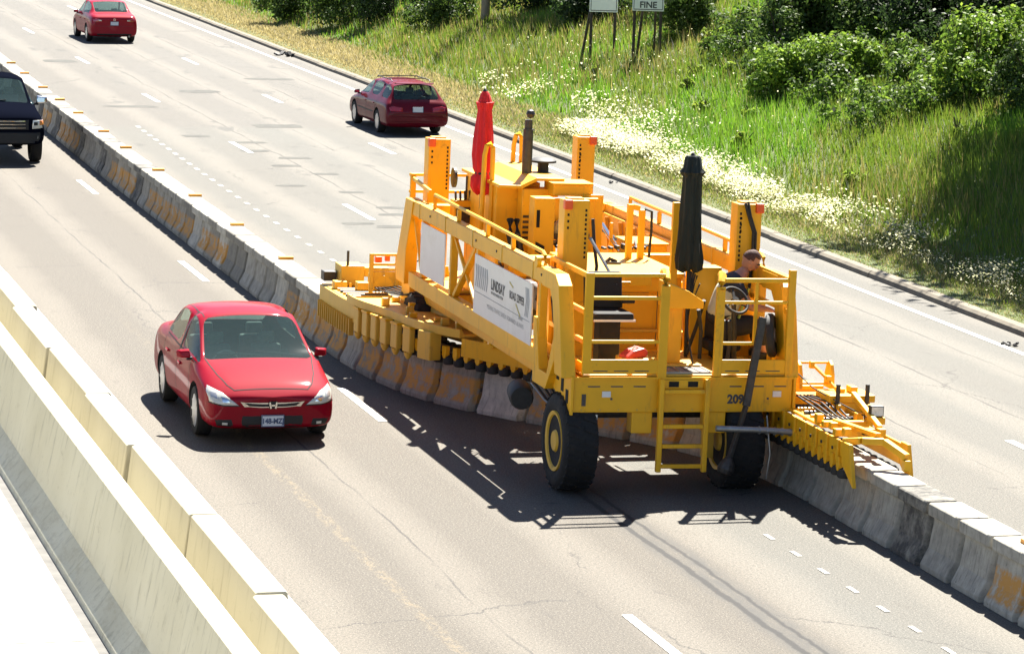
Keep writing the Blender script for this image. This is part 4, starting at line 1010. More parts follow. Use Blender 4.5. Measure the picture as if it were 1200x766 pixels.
dk = mb().lathe((15.66, 43.55, 2.13), (.90, -.42, .12), [(.10, -.05), (.27, -.06), (.30, -.03), (.30, .03), (.27, .06), (.10, .05)], 26).build('hose_drum', 'black', mach, smooth=True)
mb().lathe((15.66, 43.55, 2.13), (.90, -.42, .12), [(.01, -.065), (.10, -.06), (.10, .06), (.01, .065)], 16).build('drum_hub', 'grey_metal', dk)
barp('drum_bracket', (15.66, 43.6, 1.66), (15.66, 43.55, 2.1), .06)
box('operator_seat', 15.02, 15.50, 44.30, 44.75, 1.78, 1.92, 'seat_black', bevel=.04); box('seat_pedestal', 15.15, 15.42, 44.42, 44.7, 1.66, 1.779, 'seat_black')
# boom with dragging guide rod
tub('boom', [(14.70, 42.86, .97), (15.4, 42.82, .95), (16.36, 42.75, .88)], .042, 'grey_metal', n=10)
gr = mb(); gr.bar((15.36, 43.08, 2.45), (15.16, 43.0, 1.25), .10, .06); gr.bar((15.16, 43.0, 1.25), (14.93, 42.95, .50), .075, .05)
gr.lathe((14.90, 42.94, .42), (-.3, 0, -1), [(.05, -.14), (.10, -.06), (.12, .02), (.10, .08), (.03, .12)], 14); gr.build('guide_rod', 'dark_metal', mach, .006)
for k in range(7): mb().lathe((15.3+.11*k, 42.82, .95-.008*k), (1, 0, 0), [(.055, -.012), (.055, .012)], 8).build('clamp', 'grey_metal', mach)
tub('chain', [(15.50, 43.1, 1.1), (15.52, 42.95, .6), (15.50, 43.0, .25)], .012, 'grey_metal')

# ---- conveyors that follow the chain of blocks
def conveyor_plate(name, y0, y1, off, z0, z1, th=.04, mat='yellow_dusty', step=.25, topw=0., parent=None):
    a, b = len_at_y(min(y0, y1)), len_at_y(max(y0, y1)); n = max(2, int((b-a)/step)); v = []; f = []
    for k in range(n+1):
        p, d = at_len(a+(b-a)*k/n); nrm = Vector((-d.y, d.x))
        for o_, z in ((off, z0), (off, z1), (off-th if off > 0 else off+th, z1), (off-th if off > 0 else off+th, z0)): v.append((p.x+nrm.x*o_, p.y+nrm.y*o_, z))
    for k in range(n):
        for q in range(4): q2 = (q+1) % 4; f.append((4*k+q, 4*k+q2, 4*k+4+q2, 4*k+4+q))
    f += [(0, 1, 2, 3), (4*n+3, 4*n+2, 4*n+1, 4*n)]
    return mb().add(v, f).build(name, mat, parent or mach, .006)
me_rb = MB().prism([(-.05, .08), (.05, .08), (.05, -.06), (.02, -.11), (-.02, -.11), (-.05, -.06)], 0, -.03, .045).mesh('roller_bracket'); me_rb.materials.append(M['yellow'])
def rollers(y0, y1, off, z, step=.24, r=.095, h=.16):
    a, b = len_at_y(y0), len_at_y(y1); s_ = a
    me = MB().lathe((0, 0, 0), (0, 0, 1), [(r*.8, -h/2), (r, -h/2+.02), (r, h/2-.04), (r*.6, h/2)], 14).mesh('roller'); me.materials.append(M['black'])
    me.polygons.foreach_set('use_smooth', [True]*len(me.polygons)); me.set_sharp_from_angle(angle=R(40))
    while s_ < b:
        p, d = at_len(s_); nrm = Vector((-d.y, d.x)); o = link('roller', me, mach)
        o.location = (p.x+nrm.x*off-RO[0], p.y+nrm.y*off-RO[1], z); o.rotation_euler = (random.uniform(-.05, .05), random.uniform(-.05, .05), 0)
        if off > 0: q = link('roller_bracket', me_rb, mach, .006); q.location = (p.x+nrm.x*(off+.075)-RO[0], p.y+nrm.y*(off+.075)-RO[1], .86); q.rotation_euler = (0, 0, math.atan2(-d.x, d.y))
        s_ += step
# front conveyor
for s_ in (1, -1):
    conveyor_plate('conveyor_plate', 40.85, 44.6, .40*s_, .86, 1.14, mat='yellow')
    rollers(41.0, 45.4, .33*s_, .73)
for sx in (-1, 1):
    mb().prism([(40.42, .62), (40.85, .86), (40.85, 1.16), (40.62, 1.16)], 0, 16.19+sx*.40-.03, 16.19+sx*.40+.03).build('conveyor_tip', 'yellow', mach, .01)
box('conveyor_deck', 15.84, 16.50, 41.9, 44.3, 1.145, 1.185, 'yellow')
mb().bar((15.80, 40.9, 1.15), (15.95, 40.68, 1.20), .10, .09).bar((15.95, 40.68, 1.20), (16.24, 40.62, 1.20), .10, .09).bar((16.24, 40.62, 1.20), (16.44, 40.30, 1.05), .10, .09).build('fork', 'yellow', mach, .012)
mb().bar((15.80, 41.3, 1.20), (16.42, 41.3, 1.20), .12, .10).build('fork_bar', 'yellow', mach, .01); mb().bar((15.80, 41.75, 1.23), (16.45, 41.75, 1.23), .10, .08).build('fork_bar', 'yellow', mach, .01)
mb().bar((15.98, 41.75, 1.27), (16.18, 40.68, 1.27), .09, .06).build('fork_arm', 'yellow', mach, .01)
mb().bar((16.5, 42.5, 1.5), (16.40, 41.2, 1.27), .07, .07).build('fork_arm', 'yellow', mach, .01)
mb().box(16.38, 16.47, 40.22, 40.32, .88, 1.02).build('fork_tip', 'yellow', mach, .01)
mb().box(16.10, 16.18, 41.0, 41.08, 1.21, 1.28).build('pin_block', 'trim_black', mach)
lb = mb().box(16.42, 16.61, 41.62, 41.72, 1.34, 1.49).build('work_lamp', 'dark_metal', mach, .01)
mb().box(16.435, 16.595, 41.615, 41.622, 1.355, 1.475).build('lens', 'lamp_glass', lb); mb().box(16.40, 16.63, 41.60, 41.70, 1.24, 1.335).build('lamp_base', 'yellow', lb, .008)
# arm from the front beam
box('front_arm', 15.93, 16.40, 43.24, 43.62, 1.13, 1.34); box('front_arm', 15.93, 16.50, 43.64, 44.1, 1.20, 1.42)
box('arm_head', 16.20, 16.86, 42.60, 43.15, 1.36, 1.46); box('arm_head_face', 16.25, 16.80, 42.62, 42.70, 1.17, 1.358)
for x in (16.30, 16.72): tub('tie_rod', [(x, 42.55, .92), (x, 42.55, 1.62)], .032, 'dark_metal')
for x in (16.26, 16.68): box('hanger', x, x+.10, 42.42, 42.50, 1.0, 1.36)
box('hanger_bar', 15.98, 16.6, 42.9, 43.0, 1.06, 1.16)
for x in (16.02, 16.48):
    mb().prism([(43.30, 1.42), (43.62, 1.42), (43.60, 1.62), (43.54, 1.75), (43.46, 1.80), (43.38, 1.75), (43.32, 1.62)], 0, x, x+.05).build('loop_frame', 'yellow', mach, .008)
barp('loop_bar', (16.075, 43.46, 1.77), (16.475, 43.46, 1.77), .035); barp('loop_bar', (16.075, 43.46, 1.48), (16.475, 43.46, 1.48), .035)
tub('sensor_arm', [(16.22, 43.40, 1.76), (16.34, 43.2, 1.62), (16.44, 43.0, 1.48)], .024, 'yellow'); mb().box(16.18, 16.25, 43.36, 43.43, 1.70, 1.80).box(16.33, 16.41, 43.1, 43.2, 1.56, 1.64).build('sensor', 'yellow', mach, .01)
tub('cable', [(15.9, 43.3, 1.72), (16.1, 43.0, 1.5), (16.3, 42.5, 1.38), (16.5, 41.8, 1.28)], .009, 'black')
mb().box(16.56, 16.66, 42.75, 42.95, 1.463, 1.55).box(16.40, 16.5, 42.8, 42.95, 1.463, 1.52).build('arm_bracket', 'yellow', mach, .01)
# rear conveyor
conveyor_plate('conveyor_plate', 53.3, 55.7, .46, .80, 1.10); conveyor_plate('conveyor_plate', 47.4, 49.9, .46, .84, 1.12, mat='yellow'); conveyor_plate('conveyor_plate', 46.4, 55.7, -.42, .84, 1.12)
rollers(46.6, 55.5, .34, .73); rollers(46.6, 55.5, -.34, .73)
a = len_at_y(53.45); fm = []
for k in range(15):                                   # comb of skirt teeth at the far end
    p, d = at_len(a+.15*k); nrm = Vector((-d.y, d.x)); q = p+nrm*.475
    mb().bar((q.x, q.y, .58), (q.x, q.y, .86), .085, .025, (d.x, d.y, 0)).build('skirt_tooth', 'yellow_dusty', mach)
a = len_at_y(50.95); b = len_at_y(53.25)
for k in range(6):
    p, d = at_len(a+(b-a)*k/6); p2, _ = at_len(a+(b-a)*(k+.60)/6); nrm = Vector((-d.y, d.x)); q, q2 = p+nrm*.50, p2+nrm*.50
    mb().bar((q.x, q.y, .90), (q2.x, q2.y, .90), .10, .38).build('skirt_block', 'yellow_dusty', mach, .02); q3 = (q+q2)/2; mb().lathe((q3.x, q3.y, .71), (0, 0, -1), [(.07, 0), (.06, .05), (.03, .10), (.01, .11)], 10).build('skirt_tip', 'yellow_dusty', mach); mb().bar((q.x-d.x*.02, q.y-d.y*.02, 1.105), (q2.x, q2.y, 1.105), .13, .035).build('skirt_cap', 'yellow', mach, .006)
p, d = at_len(len_at_y(50.5)); nrm = Vector((-d.y, d.x)); q = p+nrm*.52
mb().bar((q.x-d.x*.17, q.y-d.y*.17, .92), (q.x+d.x*.17, q.y+d.y*.17, .92), .22, .44).build('drive_box', 'yellow_dusty', mach, .02)
# curved tray above
a, b = len_at_y(49.9), len_at_y(53.6); v = []; f = []; n = 18
for k in range(n+1):
    p, d = at_len(a+(b-a)*k/n); nrm = Vector((-d.y, d.x)); o1 = .50+.05*math.sin(k*.5)
    for o_, z in ((o1, 1.12), (o1, 1.25), (o1-.05, 1.25), (o1-.10, 1.17), (-.35, 1.17), (-.40, 1.25), (-.45, 1.25), (-.45, 1.12)): v.append((p.x+nrm.x*o_, p.y+nrm.y*o_, z))
for k in range(n):
    for q in range(8): q2 = (q+1) % 8; f.append((8*k+q, 8*k+q2, 8*k+8+q2, 8*k+8+q))
f += [tuple(range(8)), tuple(range(8*n+7, 8*n-1, -1))]
mb().add(v, f).build('conveyor_tray', 'yellow_dusty', mach, .008)
lugs = mb()
for y in (49.35, 49.0):
    p, d = at_len(len_at_y(y)); nrm = Vector((-d.y, d.x)); q = p+nrm*.47
    mb().lathe((q.x, q.y, 1.18), (nrm.x, nrm.y, 0), [(.07, -.04), (.13, -.04), (.13, .04), (.07, .04)], 18, closed=True).build('lug', 'yellow', mach, smooth=True)
# rear arm, A-frame and boxes on the conveyor end
box('rear_arm', 12.55, 13.7, 54.6, 54.95, 1.14, 1.40, 'yellow_dusty'); mb().bar((13.2, 54.7, 1.28), (13.2, 53.4, 1.36), .36, .30).build('rear_arm', 'yellow_dusty', mach, .015)
box('arm_head', 12.16, 12.56, 55.25, 55.75, 1.13, 1.47, 'yellow_dusty'); box('arm_head', 12.57, 13.0, 55.3, 55.75, 1.28, 1.44, 'yellow_dusty')
tub('tie_rod', [(12.28, 55.3, 1.4), (12.28, 55.3, 1.72)], .022, 'dark_metal'); box('motor', 11.92, 12.14, 55.5, 55.75, 1.18, 1.34, 'dark_metal')
box('bracket', 12.0, 12.22, 55.0, 55.2, 1.11, 1.24, 'yellow_dusty'); box('bracket', 12.30, 12.5, 54.6, 54.8, 1.11, 1.28, 'yellow_dusty'); box('conveyor_deck', 11.95, 12.78, 53.7, 55.8, 1.07, 1.108, 'yellow_dusty')
for x in (12.46, 12.90):
    barp('frame_leg', (x, 54.3, 1.16), (x+.01, 54.35, 1.80), .07, .06, 'yellow_dusty')
for z in (1.78, 1.62, 1.53): barp('frame_bar', (12.50, 54.35, z), (12.88, 54.35, z), .05, .045, 'yellow_dusty')
arch = [(12.49, 1.16), (12.49, 1.50), (12.88, 1.50), (12.88, 1.16), (12.85, 1.30), (12.78, 1.40), (12.685, 1.44), (12.59, 1.40), (12.52, 1.30)]
mb().prism(arch, 1, 54.32, 54.37).build('arch_plate', 'yellow_dusty', mach)
mb().box(12.55, 12.66, 54.4, 54.5, 1.64, 1.74).box(12.72, 12.8, 54.42, 54.5, 1.66, 1.75).build('sensor', 'orange_cap', mach, .01)
tub('cable', [(12.92, 54.3, 1.66), (13.1, 54.1, 1.66), (13.3, 53.8, 1.86), (13.35, 53.4, 2.0)], .010, 'black')
# front conveyor fittings
random.seed(41)
for k in range(8):
    p, d_ = at_len(len_at_y(41.05+.42*k)); nrm = Vector((-d_.y, d_.x)); q = p+nrm*.405
    mb().box(q.x-.03, q.x+.004, q.y-.03, q.y+.03, .88, 1.155).build('stiffener', 'yellow', mach, .006); mb().lathe((q.x-.032, q.y+.14, 1.02), (-1, 0, 0), [(.024, 0), (.024, .014)], 6).build('bolt', 'dark_metal', mach)
for k in range(9):
    y = 41.95+.26*k; mb().tube([(15.9, y, 1.20), (16.44, y, 1.20)], .035, 8).build('cross_roller', 'dark_metal' if k % 2 else 'yellow', mach, smooth=True)
for k in range(5): tub('hydraulic_hose', [(15.95+.05*k, 43.2, 1.36), (16.0+.07*k, 42.7, 1.30+.02*k), (16.02+.07*k, 42.2, 1.26), (16.05+.06*k, 41.6+.1*k, 1.25)], .013, 'black', n=6)
for x, y in ((15.9, 41.1), (16.38, 41.1), (15.9, 41.6), (16.42, 42.05), (15.88, 42.1)): mb().box(x-.05, x+.05, y-.06, y+.06, 1.185, 1.27+random.uniform(0, .06)).build('bracket', 'yellow', mach, .01)
tub('ram', [(16.5, 43.3, 1.3), (16.46, 42.0, 1.22)], .03, 'chrome')
# rear conveyor fittings
for k in range(9):
    p, d_ = at_len(len_at_y(49.9)+.42*k); nrm = Vector((-d_.y, d_.x)); q = p+nrm*random.uniform(-.2, .2)
    mb().box(q.x-.06, q.x+.06, q.y-.05, q.y+.05, 1.176, 1.22+random.uniform(0, .10)).build('bracket', random.choice(('yellow_dusty', 'yellow', 'dark_metal')), mach, .01)
for k in range(5): tub('hydraulic_hose', [(12.6+.05*k, 54.6, 1.2), (12.55+.07*k, 53.9, 1.24+.02*k), (12.7+.07*k, 53.0, 1.3), (13.0+.05*k, 52.4, 1.5)], .013, 'black', n=6)
for k in range(6): mb().tube([(12.05+.12*k, 55.1, 1.108), (12.05+.12*k, 55.1, 1.17+.02*(k % 3))], .025, 8).build('pin', 'grey_metal' if k % 2 else 'yellow_dusty', mach, smooth=True)
for k in range(5): tub('conveyor_roller', [(12.02, 53.95+.22*k, 1.13), (12.72, 53.95+.22*k, 1.13)], .03, 'dark_metal' if k % 2 else 'yellow_dusty')
# beam bolts and stickers
for k in range(12): mb().lathe((12.9+.26*k, 43.198, 1.165), (0, -1, 0), [(.015, 0), (.015, .012)], 6).build('bolt', 'yellow_dusty', fb)
for k in range(3): mb().box(12.9+.02*k, 12.915+.02*k, 43.188, 43.196, 1.22, 1.38).build('sticker', 'ink', fb)
mb().box(13.18, 13.30, 43.185, 43.196, 1.34, 1.42).build('sticker', 'white_panel', fb); mb().box(15.6, 15.72, 43.185, 43.196, 1.34, 1.42).build('sticker', 'white_panel', fb)
# small yellow ties between chassis and conveyor
for y in (48.2, 50.2): barp('hanger', (12.9, y, 1.3), (13.3, y, 1.12), .10, .08)
# folded red bag on the platform floor
box('step_box', 13.50, 13.94, 43.38, 43.72, 1.646, 1.835, 'yellow_dusty')
rb = MB().prism([(-.17, 0), (.17, 0), (.19, .07), (.12, .13), (-.06, .11), (-.17, .04)], 1, -.10, .10).build('tool_bag', 'red_plastic', None, .03)
MB().tube([(-.05, -.02, .10), (.0, -.03, .16), (.08, -.02, .12)], .012, 6).build('strap', 'sign_white', rb)
rb.location = (13.69, 43.52, 1.84); rb.rotation_euler = (.05, -.05, .35); tag(rb, 'small red bag lying on the platform step beside the black seat', 'bag')

# ---- closed parasols
def parasol(x, y, z0, z1, zl, r, mat, label, pz, tie=True):
    t = thing('closed_parasol', label, 'parasol', (x, y, pz))
    m_ = MB((x, y, pz)); n = 40; vs = []; fs = []; H = z1-zl
    rows = [(0, .25), (.03, .42), (.10, .62), (.105, .78), (.18, .62), (.45, .84), (.62, .92), (.76, .80), (.80, .66), (.84, .95), (.93, 1.0), (.97, .80), (1.0, .5)] if tie else [(0, .50), (.02, .62), (.11, .72), (.14, .95), (.18, .72), (.5, .80), (.75, .86), (.90, 1.0), (.97, .95), (1., .6)]
    for ti, rr in rows:
        for k in range(n):
            a = 2*math.pi*k/n; f_ = 1+.16*math.cos(8*a+3*ti)*(rr)+.06*math.cos(5*a+7*ti)
            vs.append((x+r*rr*f_*math.cos(a), y+r*rr*f_*math.sin(a), z1-H*ti+(.03*math.cos(8*a) if ti > .95 else 0)))
    m = len(rows)
    for i in range(m-1):
        for k in range(n): k2 = (k+1) % n; fs.append((i*n+k, i*n+k2, (i+1)*n+k2, (i+1)*n+k))
    fs += [tuple(range(n)), tuple(range(m*n-1, (m-1)*n-1, -1))]
    m_.add(vs, fs).build('canopy', mat, t, smooth=True)
    MB((x, y, pz)).tube([(x, y, pz), (x, y, zl+.1)], .028, 10).build('pole', 'trim_black' if not tie else 'post_grey', t, smooth=True)
    MB((x, y, pz)).lathe((x, y, z1), (0, 0, 1), [(.03, -.02), (.04, 0), (.02, .04), (.005, .05)], 10).build('finial', 'trim_black', t, smooth=True)
    if tie: MB((x, y, pz)).lathe((x, y, z1-H*.80), (0, 0, 1), [(r*.70, -.02), (r*.72, 0), (r*.70, .02)], 20).build('tie_strap', 'trim_black', t)
parasol(13.27, 50.15, 1.65, 4.86, 3.30, .165, 'red_cloth', 'tall closed red parasol standing at the rear of the yellow machine', 1.65)
parasol(14.80, 44.62, 1.65, 4.46, 2.86, .175, 'black_cloth', 'closed dark green-black parasol beside the seated operator', 1.65, False)

# ================================================================== VEHICLES
def ring_pts(r):
    y, zb, w, zs, wb, zbt, wr, zr, zt = r
    half = [(0, zb), (w*.80, zb), (w*.955, zb+.045), (w*.995, zb+(zs-zb)*.34), (w, zb+(zs-zb)*.68), (w*.972, zs), (wb, zbt), (wr, zr), (wr*.55, zr*.28+zt*.72), (0, zt)]
    return [(x, y, z) for x, z in half]+[(-x, y, z) for x, z in reversed(half[1:-1])]
def car_shell(name, st, wins, arches, paint_m, root, sub=2):
    bm = bmesh.new(); rings = [[bm.verts.new(p) for p in ring_pts(r)] for r in st]; n = 18
    F = {}
    for i in range(len(st)-1):
        for k in range(n): F[(i, k)] = bm.faces.new((rings[i][k], rings[i][(k+1) % n], rings[i+1][(k+1) % n], rings[i+1][k]))
    def cap(ring, s):
        # split the end ring into quads row by row (right j with left)
        for j in range(0, 9):
            a, b = ring[j], ring[j+1]; c, d = ring[(n-j-1) % n], ring[(n-j) % n]
            q = [a, b, c, d] if j not in (0, 8) else ([a, b, c] if j == 0 else [a, b, d])
            q = list(dict.fromkeys(q))
            if len(q) >= 3:
                try: bm.faces.new(q if s else q[::-1])
                except ValueError: pass
    cap(rings[0], True); cap(rings[-1], False)
    bmesh.ops.recalc_face_normals(bm, faces=bm.faces)
    mats = [paint_m]
    for gi, (nm, mat, cells, th) in enumerate(wins):
        fs = [F[c] for c in cells]
        bmesh.ops.inset_region(bm, faces=fs, thickness=th, depth=-.006, use_even_offset=True)
        for f in fs: f.material_index = gi+1
        mats.append(mat)
    bm.normal_update()
    cr = bm.edges.layers.float.get('crease_edge') or bm.edges.layers.float.new('crease_edge')
    for e in bm.edges:
        ms = {f.material_index for f in e.link_faces}
        if len(ms) > 1: e[cr] = .9
    for i in range(1, len(st)-2):
        for k in (5, 7, 11, 13):
            ed = bm.edges.get((rings[i][k], rings[i+1][k]))
            if ed and ed[cr] == 0: ed[cr] = .45 if k in (7, 11) else .35
    vc = bm.verts.layers.float.get('crease_vert') or bm.verts.layers.float.new('crease_vert')
    for v in bm.verts:
        ms = [f.material_index for f in v.link_faces if f.material_index]
        if ms and len(ms) == 1 and any(f.material_index == 0 for f in v.link_faces): v[vc] = .8
    me = bpy.data.meshes.new(name); bm.to_mesh(me); bm.free()
    for m_ in mats: me.materials.append(M[m_])
    me.materials.append(M['well'])
    o = bpy.data.objects.new(name, me); COL.objects.link(o)
    ss = o.modifiers.new('s', 'SUBSURF'); ss.levels = sub; ss.render_levels = sub
    cut = []
    for (ay, az, ar, aw) in arches:
        for sx in (1, -1):
            c = MB().lathe((sx*aw, ay, az), (sx, 0, 0), [(.001, 0), (ar, 0), (ar, 1.), (.001, 1.)], 36).mesh('cut')
            for k in range(len(mats)+1): c.materials.append(me.materials[k])
            c.polygons.foreach_set('material_index', [len(mats)]*len(c.polygons))
            co = bpy.data.objects.new('cut', c); COL.objects.link(co); cut.append(co)
            b = o.modifiers.new('b', 'BOOLEAN'); b.object = co; b.operation = 'DIFFERENCE'; b.solver = 'EXACT'
    dg = bpy.context.evaluated_depsgraph_get(); me2 = bpy.data.meshes.new_from_object(o.evaluated_get(dg))
    for c in cut: bpy.data.objects.remove(c)
    bpy.data.objects.remove(o)
    bvm = bmesh.new(); bvm.from_mesh(me2); bvh = BVHTree.FromBMesh(bvm)
    names = ['body']+[w[0] for w in wins]+['wheel_well']; ml = mats+['well']
    for gi, nm in enumerate(names):
        b2 = bvm.copy(); bmesh.ops.delete(b2, geom=[f for f in b2.faces if f.material_index != gi], context='FACES')
        if len(b2.faces):
            m3 = bpy.data.meshes.new(nm); 
            for f in b2.faces: f.material_index = 0; f.smooth = True
            b2.to_mesh(m3); m3.materials.append(M[ml[gi]]); m3.set_sharp_from_angle(angle=R(50))
            ob = link(nm, m3, root)
        b2.free()
    bvm.free(); return bvh
def project(bvh, a, b, axis, sgn, off):
    o = [0, 0, 0]; d = [0, 0, 0]; o[axis] = 4*sgn; d[axis] = -sgn
    ia = [i for i in range(3) if i != axis]; o[ia[0]] = a; o[ia[1]] = b
    h = bvh.ray_cast(Vector(o), Vector(d))
    if h[0] is None: return None
    return h[0]+h[1]*off if h[1].dot(Vector(d)) < 0 else h[0]-h[1]*off
def patch(bvh, pts, axis, sgn, name, mat, root, off=.006, rings=5, seg=5):
    n = len(pts); c = (sum(p[0] for p in pts)/n, sum(p[1] for p in pts)/n); bd = []
    for i in range(n):
        p, q = pts[i], pts[(i+1) % n]
        for k in range(seg): t = k/seg; bd.append((p[0]+(q[0]-p[0])*t, p[1]+(q[1]-p[1])*t))
    v = [project(bvh, *c, axis, sgn, off)]; m = len(bd)
    for r in range(1, rings+1):
        for p in bd: v.append(project(bvh, c[0]+(p[0]-c[0])*r/rings, c[1]+(p[1]-c[1])*r/rings, axis, sgn, off if r < rings else -.004))
    if any(x is None for x in v):
        good = [x for x in v if x is not None]
        if not good: return None
        last = good[0]
        for i in range(len(v)):
            if v[i] is None: v[i] = last
            else: last = v[i]
    f = [(0, 1+k, 1+(k+1) % m) for k in range(m)]
    for r in range(rings-1):
        for k in range(m): k2 = (k+1) % m; f.append((1+r*m+k, 1+(r+1)*m+k, 1+(r+1)*m+k2, 1+r*m+k2))
    return MB().add(v, f).build(name, mat, root, smooth=True)
def ribbon(bvh, pts, w, axis, sgn, name, mat, root, off=.003, closed=False):
    P = list(pts)+([pts[0]] if closed else []); D = []
    for i in range(len(P)-1):
        L = math.dist(P[i], P[i+1]); k = max(1, int(L/.06))
        D += [(P[i][0]+(P[i+1][0]-P[i][0])*t/k, P[i][1]+(P[i+1][1]-P[i][1])*t/k) for t in range(k)]
    D.append(P[-1]); b = MB()
    for i in range(len(D)-1):
        d = Vector((D[i+1][0]-D[i][0], D[i+1][1]-D[i][1])); d = d.normalized() if d.length else Vector((1, 0)); nn = Vector((-d.y, d.x))*w/2
        q = [project(bvh, D[j][0]+s*nn.x, D[j][1]+s*nn.y, axis, sgn, off) for j, s in ((i, 1), (i, -1), (i+1, -1), (i+1, 1))]
        if all(x is not None for x in q) and max((q[0]-q[2]).length, (q[1]-q[3]).length) < .25: b.add(q, [(0, 1, 2, 3)])
    if b.v: return b.build(name, mat, root)
def mirror(p): return [(-a, b) for a, b in p]
def car_wheel(root, x, y, r, w=.21, spokes=5):
    s = 1 if x > 0 else -1
    t = MB().lathe((x, y, r), (s, 0, 0), [(r*.66, -w/2), (r*.93, -w/2), (r, -w*.32), (r, w*.32), (r*.93, w/2), (r*.68, w/2), (r*.66, w*.44)], 32, closed=True)
    o = t.build('tyre' if False else 'wheel', 'tyre', root, smooth=True)
    rm = MB().lathe((x, y, r), (s, 0, 0), [(r*.67, w*.46), (r*.63, w*.40), (r*.60, w*.02), (.02, w*.0)], 28)
    for k in range(spokes*2 if spokes < 7 else spokes):
        a = 2*math.pi*k/(spokes*2 if spokes < 7 else spokes)
        rm.bar((x+s*w*.36, y+math.cos(a)*r*.12, r+math.sin(a)*r*.12), (x+s*w*.40, y+math.cos(a)*r*.64, r+math.sin(a)*r*.64), .028 if spokes < 7 else .03, .04, (1, 0, 0))
    rm.lathe((x, y, r), (s, 0, 0), [(r*.18, w*.1), (r*.18, w*.40), (.01, w*.43)], 14)
    rm.build('rim', 'alloy', o, smooth=True)
def mirrors(root, x, y, z, mat, s=1.):
    for sx in (1, -1):
        b = MB().add([(sx*(x+dx), y+dy, z+dz) for dx, dy, dz in ((0, .02, -.05*s), (.19*s, -.02, -.05*s), (.20*s, -.05, .05*s), (.02, .0, .075*s), (0.01, .11, -.04*s), (.15*s, .08, -.04*s), (.15*s, .06, .04*s), (.03, .1, .055*s))],
            [(0, 1, 2, 3), (4, 7, 6, 5), (0, 4, 5, 1), (1, 5, 6, 2), (2, 6, 7, 3), (3, 7, 4, 0)])
        o = b.build('mirror', mat, root, .018, smooth=True)
        MB().box(min(sx*(x-.04), sx*(x+.06)), max(sx*(x-.04), sx*(x+.06)), y+.02, y+.09, z-.075*s, z-.035*s).build('bracket', 'trim_black', o)
        MB().add([(sx*(x+.03), y-.012, z-.035), (sx*(x+.18*s), y-.050, z-.035), (sx*(x+.18*s), y-.065, z+.035), (sx*(x+.04), y-.02, z+.05)], [(0, 1, 2, 3)]).build('mirror_glass', 'chrome', o)
def plate(root, bvh, z, w, h, end, txt, size=.11):
    p = project(bvh, 0, z, 1, end, .0); y = p.y+end*.02
    b = MB().box(-w/2, w/2, y-.012, y+.012, z-h/2, z+h/2).build('number_plate', 'plate', root, .004)
    fr = MB()
    for x0, x1, z0, z1 in ((-w/2, w/2, -h/2, -h/2+.012), (-w/2, w/2, h/2-.012, h/2), (-w/2, -w/2+.012, -h/2+.0125, h/2-.0125), (w/2-.012, w/2, -h/2+.0125, h/2-.0125)): fr.box(x0, x1, y+end*.012-.002, y+end*.012+.002, z+z0, z+z1)
    fr.build('frame', 'plate_blue', b)
    if txt:
        rm = Matrix.Rotation(R(90), 3, 'X') if end < 0 else Matrix.Rotation(R(180), 3, 'Z') @ Matrix.Rotation(R(90), 3, 'X')
        text_mesh(txt, size, 'plate_blue', 'lettering', Vector((0, y+end*.0145, z-size*.34)), rm, b, .004, .9, 'CENTER')
def interior(root, seats, zf=.35, zt=1.08, w=.34):
    s = MB()
    for x, y in seats: s.box(x-w/2, x+w/2, y-.12, y+.02, zf, zt).box(x-.12, x+.12, y-.10, y-.02, zt+.02, zt+.17)
    s.build('seats', 'seat_grey', root, .03)

def side_seams(bvh, root, seams, handles, hz_mat):
    for sg in (1, -1):
        for s in seams: ribbon(bvh, s, .013, 0, sg, 'door_gap', 'well', root)
        for y, z in handles:
            p = project(bvh, y, z, 0, sg, .012)
            if p: MB().box(p.x-.012, p.x+.014, y-.085, y+.085, z-.016, z+.016).build('door_handle', hz_mat, root, .008)

SEDAN = [(-2.36,.34,.80,.70,.72,.82,.56,.85,.86), (-2.30,.24,.88,.80,.80,.96,.64,.98,.99), (-1.95,.22,.91,.84,.81,1.02,.64,1.05,1.065), (-1.66,.21,.92,.86,.82,1.02,.66,1.06,1.08),
 (-1.30,.20,.92,.86,.83,1.0,.67,1.25,1.29), (-.88,.20,.92,.86,.84,.985,.66,1.43,1.475), (-.12,.20,.92,.85,.85,.97,.67,1.46,1.51), (.0,.20,.92,.85,.85,.968,.67,1.458,1.508), (.40,.20,.92,.84,.85,.96,.66,1.435,1.485),
 (1.0,.20,.92,.83,.85,.955,.745,1.09,1.125), (1.32,.20,.92,.82,.86,.93,.79,.965,.99), (1.72,.20,.90,.79,.80,.86,.60,.895,.92), (2.06,.20,.885,.71,.76,.765,.56,.80,.82), (2.26,.21,.84,.62,.72,.67,.50,.70,.715), (2.36,.27,.74,.54,.64,.60,.45,.63,.64)]
def W3(a, b, ks): return [(i, k) for i in range(a, b) for k in ks]
SEDAN_W = [('windshield', 'glass', W3(8, 10, (7, 8, 9, 10)), .035), ('rear_window', 'glass', W3(3, 5, (7, 8, 9, 10)), .05),
 ('side_window', 'glass', W3(4, 6, (6,)), .03), ('side_window', 'glass', W3(7, 10, (6,)), .03), ('side_window', 'glass', W3(4, 6, (11,)), .03), ('side_window', 'glass', W3(7, 10, (11,)), .03)]
DOORS = [[(.92, .92), (1.02, .60), (.92, .30), (-.02, .28), (-.06, .6), (-.06, .94)], [(-.08, .28), (-.95, .30), (-1.05, .55), (-1.22, .95)]]

